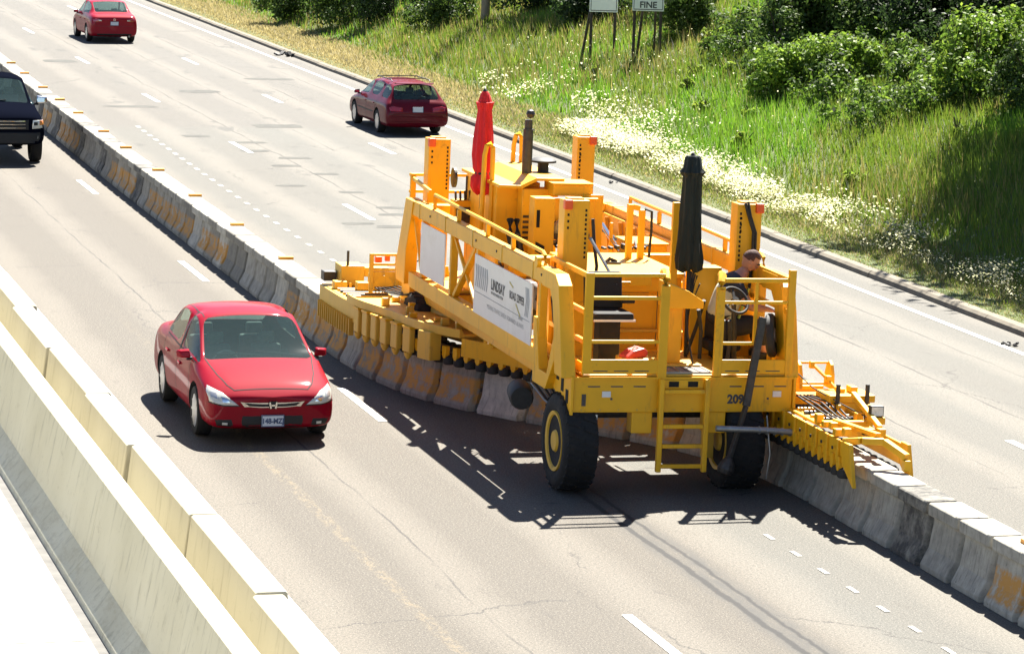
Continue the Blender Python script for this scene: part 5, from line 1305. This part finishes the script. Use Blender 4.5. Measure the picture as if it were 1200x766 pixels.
def common_front(bvh, root): pass
def car_red():
    t = thing('red_car', 'bright red four-door car driving towards the camera beside the cream wall', 'car', (9.50, 49.72, 0), (0, 0, math.pi)); t.scale = (1.07, 1.04, 1.10)
    bvh = car_shell('red_shell', SEDAN, SEDAN_W, [(1.40, .33, .385, .58), (-1.34, .33, .385, .58)], 'paint_red', t)
    for x in (.795, -.795): car_wheel(t, x, 1.40, .33); car_wheel(t, x, -1.34, .33)
    for m in (lambda p: p, mirror):
        o = patch(bvh, m([(.44, .53), (.66, .535), (.84, .57), (.870, .70), (.835, .765), (.66, .70)]), 1, 1, 'headlight', 'headlamp', t, .010)
        patch(bvh, m([(.56, .565), (.68, .575), (.70, .65), (.60, .63)]), 1, 1, 'lamp_bowl', 'chrome', t, .016); patch(bvh, m([(.72, .60), (.81, .63), (.82, .70), (.73, .68)]), 1, 1, 'lamp_bowl', 'alloy', t, .016)
        ribbon(bvh, m([(.44, .53), (.66, .535), (.84, .57)]), .012, 1, 1, 'bumper_gap', 'trim_black', t, .012)
        patch(bvh, m([(.50, .245), (.76, .26), (.79, .36), (.54, .36)]), 1, 1, 'bumper_opening', 'trim_black', t, .002)
        patch(bvh, m([(.60, .278), (.68, .282), (.68, .318), (.60, .314)]), 1, 1, 'fog_lamp', 'headlamp', t, .008)
        patch(bvh, m([(-.86, .80), (-.58, .83), (-.58, .93), (-.80, .90)]), 1, -1, 'taillight', 'taillamp', t, .006)
    patch(bvh, [(-.46, .585), (-.40, .515), (-.2, .500), (.2, .500), (.40, .515), (.46, .585), (.2, .578), (-.2, .578)], 1, 1, 'grille', 'chrome', t, .012)
    patch(bvh, [(-.42, .572), (-.36, .528), (-.2, .516), (.2, .516), (.36, .528), (.42, .572), (.2, .556), (-.2, .556)], 1, 1, 'grille_opening', 'trim_black', t, .024)
    patch(bvh, [(-.50, .225), (.50, .225), (.47, .41), (-.47, .41)], 1, 1, 'intake_and_shadow', 'trim_black', t, .002)  # intake whose black also paints in the shadow on the fascia around the plate
    p = project(bvh, 0, .54, 1, 1, .03); b = MB(); y = p.y+.008
    for x in (-.038, .038): b.bar((x*.82, y, .500), (x*1.25, y, .582), .022, .012, (0, 1, 0))
    b.bar((-.036, y, .540), (.036, y, .540), .020, .012, (0, 1, 0)); b.build('emblem', 'chrome', t)
    b = MB(); ring = [(-.055, .590), (.055, .590), (.062, .57), (.045, .495), (-.045, .495), (-.062, .57)]
    b.prism(ring, 1, y-.02, y-.008).build('emblem_back', 'trim_black', t)
    plate(t, bvh, .335, .31, .155, 1, '148-MZJ', .095)
    mirrors(t, .86, .80, .99, 'paint_red')
    side_seams(bvh, t, DOORS, [(.18, .78), (-.85, .80)], 'paint_red')
    ribbon(bvh, [(.74, 1.22), (.66, 1.8), (.58, 2.10), (.50, 2.22), (-.50, 2.22), (-.58, 2.10), (-.66, 1.8), (-.74, 1.22)], .014, 2, 1, 'bonnet_gap', 'well', t)
    for sg in (1, -1): ribbon(bvh, [(-.03, .94), (-.03, 1.42)], .07, 0, sg, 'pillar_cover', 'trim_black', t, .004)
    for sg in (1, -1): ribbon(bvh, [(.95, .25), (-.95, .25)], .05, 0, sg, 'sill_trim', 'trim_black', t, .004)
    ribbon(bvh, [(.60, .38), (.60, -.75)], .012, 2, 1, 'roof_seam', 'well', t); ribbon(bvh, [(-.60, .38), (-.60, -.75)], .012, 2, 1, 'roof_seam', 'well', t)
    b = MB(); b.tube([(-.62, 1.20, 1.005), (-.30, 1.16, 1.035), (.02, 1.12, 1.06)], .010, 6).tube([(-.05, 1.20, 1.015), (.28, 1.16, 1.035), (.58, 1.13, 1.03)], .010, 6); b.build('wiper', 'trim_black', t)
    pass
    interior(t, ((.36, -.05), (-.36, -.05), (.36, -.95), (-.36, -.95)), .3, .98, .42)
    MB().box(-.70, .70, .85, 1.22, .70, .88).build('dashboard', 'seat_grey', t, .03)
    MB().lathe((.36, .72, .86), (0, -.9, .35), [(.17, -.012), (.19, 0), (.17, .012), (.155, 0)], 20, closed=True).build('steering_wheel', 'grey_metal', t)
    for sg in (1, -1): ribbon(bvh, [(1.25, .93), (.5, .955), (-.1, .965), (-1.2, .99)], .014, 0, sg, 'window_trim', 'trim_black', t, .004)
car_red()

WAGON = [(-2.46,.38,.80,.54,.74,.64,.50,.66,.67), (-2.42,.27,.89,.66,.82,.74,.62,.76,.77), (-2.34,.24,.91,.78,.84,.90,.66,.925,.94), (-2.26,.23,.915,.83,.83,.955,.68,.975,.99), (-2.08,.22,.92,.85,.82,.98,.66,1.20,1.235), (-1.88,.21,.92,.86,.82,.985,.60,1.375,1.42),
 (-1.30,.20,.92,.86,.82,.98,.60,1.415,1.465), (-1.15,.20,.92,.86,.82,.98,.60,1.42,1.47), (-.12,.20,.92,.85,.82,.965,.60,1.42,1.475), (.0,.20,.92,.85,.82,.962,.60,1.418,1.472), (.50,.20,.91,.83,.82,.95,.58,1.37,1.42),
 (1.05,.20,.91,.82,.82,.94,.66,1.05,1.085), (1.35,.20,.91,.80,.82,.90,.70,.93,.955), (1.85,.20,.90,.76,.78,.82,.6,.85,.87), (2.25,.21,.86,.66,.72,.71,.55,.73,.745), (2.46,.27,.76,.54,.62,.58,.45,.60,.61)]
WAGON_W = [('windshield', 'glass', W3(10, 12, (7, 8, 9, 10)), .035), ('rear_window', 'glass', W3(3, 5, (7, 8, 9, 10)), .03),
 ('side_window', 'glass', W3(4, 6, (6,)), .04), ('side_window', 'glass', W3(7, 8, (6,)), .04), ('side_window', 'glass', W3(9, 12, (6,)), .04),
 ('side_window', 'glass', W3(4, 6, (11,)), .04), ('side_window', 'glass', W3(7, 8, (11,)), .04), ('side_window', 'glass', W3(9, 12, (11,)), .04)]
def car_wagon():
    t = thing('maroon_wagon', 'dark maroon estate car seen from behind in the lane by the grassy verge', 'car', (22.56, 95.15, 0), (0, 0, R(1)))
    bvh = car_shell('wagon_shell', WAGON, WAGON_W, [(1.42, .33, .39, .58), (-1.32, .33, .39, .58)], 'paint_maroon', t)
    for x in (.80, -.80): car_wheel(t, x, 1.42, .33, .21, 9); car_wheel(t, x, -1.32, .33, .21, 9)
    for m in (lambda p: p, mirror):
        patch(bvh, m([(.42, .68), (.80, .70), (.84, .80), (.72, .84), (.42, .80)]), 1, -1, 'taillight', 'taillamp', t, .010)
        patch(bvh, m([(.55, .55), (.76, .58), (.80, .68), (.6, .66)]), 1, 1, 'headlight', 'headlamp', t, .008)
    patch(bvh, [(-.86, .40), (.86, .40), (.87, .55), (-.87, .55)], 1, -1, 'bumper', 'paint_maroon', t, .03)
    patch(bvh, [(-.40, .665), (.40, .665), (.40, .82), (-.40, .82)], 1, -1, 'hatch_recess', 'paint_maroon', t, .002)
    plate(t, bvh, .74, .31, .15, -1, '')
    b = MB(); 
    for x in (.55, -.55): b.tube([(x, .1, 1.455), (x, .05, 1.50), (x, -1.5, 1.51), (x, -1.6, 1.465)], .016, 6)
    for y in (-.2, -1.1): b.tube([(-.55, y, 1.515), (.55, y, 1.515)], .014, 6)
    b.build('roof_rack', 'trim_black', t)
    MB().prism([(-1.83, 1.435), (-1.98, 1.46), (-2.05, 1.44), (-2.0, 1.42), (-1.83, 1.41)], 0, -.55, .55).build('spoiler', 'paint_maroon', t, .01, True)
    interior(t, ((.36, .0), (-.36, .0), (.36, -.95), (-.36, -.95)), .3, 1.0, .44)
    b = MB(); b.tube([(.02, -2.26, 1.01), (.2, -2.20, 1.10), (.38, -2.15, 1.14)], .009, 6).build('wiper', 'trim_black', t)
    mirrors(t, .86, .86, .98, 'trim_black')
    side_seams(bvh, t, [[(1.0, .92), (1.08, .6), (1.0, .3), (-.02, .28), (-.06, .6), (-.06, .95)], [(-.08, .28), (-.92, .30), (-1.02, .55), (-1.18, .96)]], [(.15, .80), (-.85, .81)], 'paint_maroon')
    for sg in (1, -1): ribbon(bvh, [(1.0, .56), (-.9, .56)], .03, 0, sg, 'side_moulding', 'trim_black', t, .005)
    ribbon(bvh, [(-.82, .60), (-.74, .86), (-.70, .95)], .008, 1, -1, 'hatch_gap', 'trim_black', t); ribbon(bvh, [(.82, .60), (.74, .86), (.70, .95)], .008, 1, -1, 'hatch_gap', 'trim_black', t); ribbon(bvh, [(-.82, .60), (.82, .60)], .008, 1, -1, 'hatch_gap', 'trim_black', t)
car_wagon()

def car_sedan():
    t = thing('crimson_sedan', 'crimson red sedan seen from behind, farthest up the right-hand carriageway', 'car', (19.35, 130.4, 0), (0, 0, R(1)))
    st = [(y*1.0, a, b, c*1.03, d, e*1.04, f, g*1.03, h*1.03) for (y, a, b, c, d, e, f, g, h) in SEDAN]
    bvh = car_shell('sedan_shell', st, SEDAN_W, [(1.40, .33, .385, .58), (-1.34, .33, .385, .58)], 'paint_crimson', t)
    for x in (.80, -.80): car_wheel(t, x, 1.40, .33, .21, 9); car_wheel(t, x, -1.34, .33, .21, 9)
    for m in (lambda p: p, mirror):
        patch(bvh, m([(.46, .80), (.80, .80), (.84, .90), (.70, .93), (.46, .88)]), 1, -1, 'taillight', 'taillamp', t, .008)
        patch(bvh, m([(.48, .825), (.60, .825), (.60, .87), (.48, .865)]), 1, -1, 'reversing_lamp', 'headlamp', t, .016)
        patch(bvh, m([(.50, .53), (.74, .56), (.82, .68), (.7, .66)]), 1, 1, 'headlight', 'headlamp', t, .008)
    patch(bvh, [(-.80, .28), (.80, .28), (.80, .36), (-.80, .36)], 1, -1, 'lower_bumper', 'trim_black', t, .003)
    plate(t, bvh, .74, .31, .15, -1, '')
    p = project(bvh, 0, .88, 1, -1, .01); MB().lathe((0, p.y, .88), (0, -1, 0), [(.03, 0), (.045, .004), (.045, .012), (.03, .012)], 14, True).build('emblem', 'chrome', t)
    mirrors(t, .86, .80, 1.0, 'trim_black')
    side_seams(bvh, t, DOORS, [(.18, .80), (-.85, .82)], 'paint_crimson')
    interior(t, ((.36, -.05), (-.36, -.05), (.36, -.95), (-.36, -.95)), .3, 1.0, .44)
    b = MB(); b.tube([(.55, -2.30, .27), (.55, -2.42, .26)], .035, 8).build('exhaust', 'grey_metal', t)
    ribbon(bvh, [(-.72, .93), (-.70, .64), (.70, .64), (.72, .93)], .008, 1, -1, 'boot_gap', 'trim_black', t)
car_sedan()

TRUCK = [(-2.95,.62,.90,1.0,.90,1.16,.60,1.20,1.20), (-2.90,.55,.96,1.05,.93,1.28,.62,1.30,1.30), (-1.6,.52,.98,1.06,.93,1.32,.62,1.33,1.33), (-1.02,.50,.98,1.06,.93,1.33,.64,1.34,1.345), (-.98,.50,.98,1.06,.92,1.33,.72,1.78,1.84), (-.2,.50,.98,1.06,.92,1.31,.72,1.85,1.92), (.0,.50,.98,1.06,.92,1.30,.72,1.85,1.92), (.62,.50,.98,1.06,.92,1.29,.70,1.80,1.86),
 (1.12,.50,.98,1.06,.92,1.28,.78,1.44,1.48), (1.42,.50,.98,1.06,.93,1.24,.80,1.27,1.31), (1.9,.50,.99,1.02,.93,1.19,.72,1.24,1.28), (2.55,.50,1.0,.98,.93,1.12,.72,1.17,1.21), (2.78,.44,.98,.90,.90,1.06,.70,1.10,1.13), (2.86,.48,.92,.84,.85,1.0,.66,1.04,1.06)]
TRUCK_W = [('windshield', 'glass', W3(7, 9, (7, 8, 9, 10)), .05), ('rear_window', 'glass', [(3, 7), (3, 8), (3, 9), (3, 10)], .06),
 ('side_window', 'glass', W3(4, 5, (6,)), .05), ('side_window', 'glass', W3(6, 9, (6,)), .05), ('side_window', 'glass', W3(4, 5, (11,)), .05), ('side_window', 'glass', W3(6, 9, (11,)), .05)]
def truck():
    t = thing('black_pickup', 'black pickup truck with chrome grille bars, cut by the left edge of the photo', 'pickup', (10.15, 87.75, 0), (0, 0, math.pi)); t.scale = (1.02, 1., 1.10)
    bvh = car_shell('pickup_shell', TRUCK, TRUCK_W, [(1.85, .42, .50, .62), (-1.75, .42, .50, .62)], 'paint_black', t)
    for x in (.86, -.86): car_wheel(t, x, 1.85, .42, .27, 6); car_wheel(t, x, -1.75, .42, .27, 6)
    for m in (lambda p: p, mirror):
        patch(bvh, m([(.66, .82), (.93, .84), (.94, 1.03), (.68, 1.03)]), 1, 1, 'headlight', 'headlamp', t, .012)
        patch(bvh, m([(.84, .90), (.945, .91), (.955, 1.02), (.84, 1.02)]), 1, 1, 'indicator', 'amber', t, .02)
        patch(bvh, m([(.70, .90), (.81, .90), (.81, .985), (.70, .985)]), 1, 1, 'lamp_unit', 'trim_black', t, .018)
        patch(bvh, m([(.74, .60), (.82, .60), (.82, .68), (.74, .68)]), 1, 1, 'fog_lamp', 'headlamp', t, .014)
    patch(bvh, [(-.62, .80), (.62, .80), (.63, 1.04), (-.63, 1.04)], 1, 1, 'grille', 'trim_black', t, .010)
    for z in (.835, .915, .99): patch(bvh, [(-.58, z), (.58, z), (.58, z+.022), (-.58, z+.022)], 1, 1, 'grille_bar', 'chrome', t, .03, 3)
    patch(bvh, [(-.92, .48), (.92, .48), (.93, .76), (-.93, .76)], 1, 1, 'bumper', 'trim_black', t, .035)
    mirrors(t, .98, 1.0, 1.34, 'chrome', 1.5)
    side_seams(bvh, t, [[(1.15, 1.2), (1.2, .8), (1.15, .56), (-.08, .56), (-.1, 1.28)], [(-.12, .56), (-.95, .56), (-.98, 1.28)]], [(.1, 1.05), (-.85, 1.05)], 'trim_black')
    interior(t, ((.42, .1), (-.42, .1)), .6, 1.38, .5)
    MB().tube([(.3, 1.38, 1.33), (-.2, 1.34, 1.36)], .012, 6).build('wiper', 'trim_black', t)
truck()

# ================================================================== OPERATOR
def skinned(name, verts, edges, radii, mat, parent, sub=2, smooth=True, root=0):
    me = bpy.data.meshes.new(name); me.from_pydata(verts, edges, []); me.materials.append(M[mat]); o = link(name, me, parent)
    sk = o.modifiers.new('skin', 'SKIN'); sk.use_smooth_shade = True; sk.branch_smoothing = .4
    sv = me.skin_vertices[0].data if me.skin_vertices else None
    if sv is None:
        bm = bmesh.new(); bm.from_mesh(me); bm.verts.layers.skin.verify(); bm.to_mesh(me); bm.free(); sv = me.skin_vertices[0].data
    for i, r in enumerate(radii):
        sv[i].radius = (r, r) if not isinstance(r, tuple) else r; sv[i].use_root = (i == root)
    s = o.modifiers.new('sub', 'SUBSURF'); s.levels = sub; s.render_levels = sub
    dg = bpy.context.evaluated_depsgraph_get(); m2 = bpy.data.meshes.new_from_object(o.evaluated_get(dg)); o.modifiers.clear(); o.data = m2; m2.name = name
    m2.polygons.foreach_set('use_smooth', [True]*len(m2.polygons)); return o
PX, PY = 15.20, 44.50
per = thing('person', 'seated operator in dark short sleeves and pale vest looking down beside the steering wheel', 'person', (PX, PY, 1.65)); per.scale = (1.25, 1.25, 1.25)
# local axes: x right (facing +x and towards the camera), z up from the floor
V = {}; order = []
def jv(n, p, r): V[n] = len(order); order.append((p, r))
jv('pelvis', (0, 0, .36), .155); jv('waist', (.05, -.01, .53), .145); jv('chest', (.12, -.02, .72), .165); jv('uchest', (.18, -.03, .87), .14); jv('neck', (.26, -.05, .96), .062); jv('head0', (.31, -.06, 1.02), .07)
jv('shL', (.15, .17, .87), .075); jv('elL', (.24, .24, .62), .052); jv('wrL', (.40, .06, .60), .034)
jv('shR', (.12, -.22, .86), .078); jv('elR', (.26, -.34, .62), .054); jv('wrR', (.46, -.38, .60), .036)
jv('hipL', (.06, .10, .34), .10); jv('knL', (.48, .10, .40), .072); jv('anL', (.50, .08, .10), .045); jv('toL', (.64, .08, .04), .04)
jv('hipR', (.06, -.11, .34), .10); jv('knR', (.46, -.20, .40), .072); jv('anR', (.48, -.22, .10), .045); jv('toR', (.62, -.24, .04), .04)
E_ = [('pelvis', 'waist'), ('waist', 'chest'), ('chest', 'uchest'), ('uchest', 'neck'), ('neck', 'head0'), ('uchest', 'shL'), ('shL', 'elL'), ('elL', 'wrL'), ('uchest', 'shR'), ('shR', 'elR'), ('elR', 'wrR'),
      ('pelvis', 'hipL'), ('hipL', 'knL'), ('knL', 'anL'), ('anL', 'toL'), ('pelvis', 'hipR'), ('hipR', 'knR'), ('knR', 'anR'), ('anR', 'toR')]
edges = [(V[a], V[b]) for a, b in E_]
# hands: palm and five fingers grown from each wrist
def hand(w, d, side, up):
    w = Vector(w); d = Vector(d).normalized(); s = Vector(side).normalized(); u = Vector(up).normalized(); wi = V['wr'+('L' if w.y > -.1 else 'R')]
    order.append((tuple(w+d*.05), .030)); pi = len(order)-1; edges.append((wi, pi))
    for k, L in enumerate((.075, .085, .08, .062)):
        o_ = (k-1.5)*.019; b = w+d*.085+s*o_; order.append((tuple(b), .0115)); a = len(order)-1; edges.append((pi, a))
        order.append((tuple(b+d*L*.5-u*.008), .0095)); a2 = len(order)-1; edges.append((a, a2)); order.append((tuple(b+d*L*.75-u*.035), .008)); edges.append((a2, len(order)-1))
    b = w+d*.035-s*.032; order.append((tuple(b), .013)); a = len(order)-1; edges.append((pi, a)); order.append((tuple(b+d*.045-s*.018-u*.02), .010)); edges.append((a, len(order)-1))
hand((.40, .06, .60), (1, -.5, -.2), (-.4, -1, 0), (0, 0, 1)); hand((.46, -.38, .60), (1, .1, -.3), (.1, -1, 0), (0, 0, 1))
body = skinned('body', [p for p, r in order], edges, [r for p, r in order], 'skin', per)
# head with a face, turned towards +x and down
hb = bmesh.new(); bmesh.ops.create_uvsphere(hb, u_segments=32, v_segments=22, radius=1)
for v in hb.verts:
    x, y, z = v.co; fx = x
    sx, sy, sz = .100, .076, .120
    p = Vector((x*sx, y*sy, z*sz))
    if z < -.25: p.y *= 1-.28*(-z-.25); p.x *= 1.0 if x > 0 else .85
    if x > .3:
        p.x += .022*math.exp(-((y/.16)**2+((z+.12)/.22)**2))           # nose
        p.x -= .010*math.exp(-(((abs(y)-.36)/.16)**2+((z-.10)/.13)**2))  # eye sockets
        p.x += .006*math.exp(-((y/.35)**2+((z+.48)/.10)**2))           # lips
        p.x += .008*math.exp(-((y/.30)**2+((z+.80)/.14)**2))           # chin
        p.x += .006*math.exp(-(((abs(y)-.30)/.3)**2+((z-.27)/.08)**2))  # brow
    v.co = p
hm = bpy.data.meshes.new('head'); hb.to_mesh(hm); hb.free(); hm.materials.append(M['skin']); head = link('head', hm, per, smooth=True)
head.location = (.345, -.065, 1.10); head.rotation_euler = (.08, .58, -.25)
e = MB()
for s in (1, -1): e.lathe((.086, s*.028, .012), (1, 0, 0), [(.001, -.004), (.010, -.002), (.011, .002), (.001, .008)], 10)
e.build('eye', 'trim_black', head, smooth=True)
MB().box(.096, .104, -.022, .022, -.062, -.056).build('mouth', 'red_plastic', head)
e = MB()
for s in (1, -1): e.lathe((-.005, s*.076, -.005), (.2, s, 0), [(.001, -.006), (.018, -.004), (.026, .006), (.016, .012), (.001, .006)], 12)
e.build('ear', 'skin', head, smooth=True)
# short brown hair as a shell over the skull
hb = bmesh.new(); bmesh.ops.create_uvsphere(hb, u_segments=32, v_segments=22, radius=1)
bmesh.ops.delete(hb, geom=[v for v in hb.verts if v.co.z < (-.05 if v.co.x < -.1 else .42) and not (v.co.x < .25 and v.co.z > .1)], context='VERTS')
for v in hb.verts: v.co = Vector((v.co.x*.108, v.co.y*.084, v.co.z*.130+.002))
hm = bpy.data.meshes.new('hair'); hb.to_mesh(hm); hb.free(); hm.materials.append(M['cap']); hr_ = link('hair', hm, head, smooth=True)
sd = hr_.modifiers.new('s', 'SOLIDIFY'); sd.thickness = .008
MB().tube([(.085, -.074, .02), (.11, -.03, .022), (.112, .03, .022), (.085, .074, .02)], .008, 6).build('sunglasses', 'trim_black', head)
# clothes
sh = ['pelvis', 'waist', 'chest', 'uchest']
def cloth(name, nodes, ed, grow, mat):
    ids = {n: i for i, n in enumerate(nodes)}
    return skinned(name, [order[V[n]][0] if n in V else EX_[n][0] for n in nodes], [(ids[a], ids[b]) for a, b in ed], [(order[V[n]][1] if n in V else EX_[n][1])+grow for n in nodes], mat, per)
def midp(a, b, t, r): return (tuple(Vector(order[V[a]][0]).lerp(Vector(order[V[b]][0]), t)), r)
EX_ = {'slL': midp('shL', 'elL', .72, .058), 'slR': midp('shR', 'elR', .72, .060), 'colr': midp('uchest', 'neck', .75, .075), 'hemL': midp('knL', 'anL', .85, .05), 'hemR': midp('knR', 'anR', .85, .05)}
cloth('shirt', ['pelvis', 'waist', 'chest', 'uchest', 'colr', 'shL', 'slL', 'shR', 'slR'], [('pelvis', 'waist'), ('waist', 'chest'), ('chest', 'uchest'), ('uchest', 'colr'), ('uchest', 'shL'), ('shL', 'slL'), ('uchest', 'shR'), ('shR', 'slR')], .014, 'shirt')
cloth('trousers', ['pelvis', 'hipL', 'knL', 'hemL', 'hipR', 'knR', 'hemR'], [('pelvis', 'hipL'), ('hipL', 'knL'), ('knL', 'hemL'), ('pelvis', 'hipR'), ('hipR', 'knR'), ('knR', 'hemR')], .016, 'trousers')
ve = skinned('vest', [(0.02, 0, .42), (.05, -.01, .54), (.12, -.02, .72), (.175, -.03, .86)], [(0, 1), (1, 2), (2, 3)], [.178, .170, .192, .165], 'vest', per)
for s in (1, -1): MB().bar((.21, -.02+s*.10, .46), (.315, -.03+s*.09, .80), .05, .02, (1, 0, 0)).build('vest_band', 'vest_band', per, .006)
for n, s in (('toL', .08), ('toR', -.23)): MB().box(.42, .70, s-.05, s+.05, .0, .10).build('shoe', 'trim_black', per, .03)
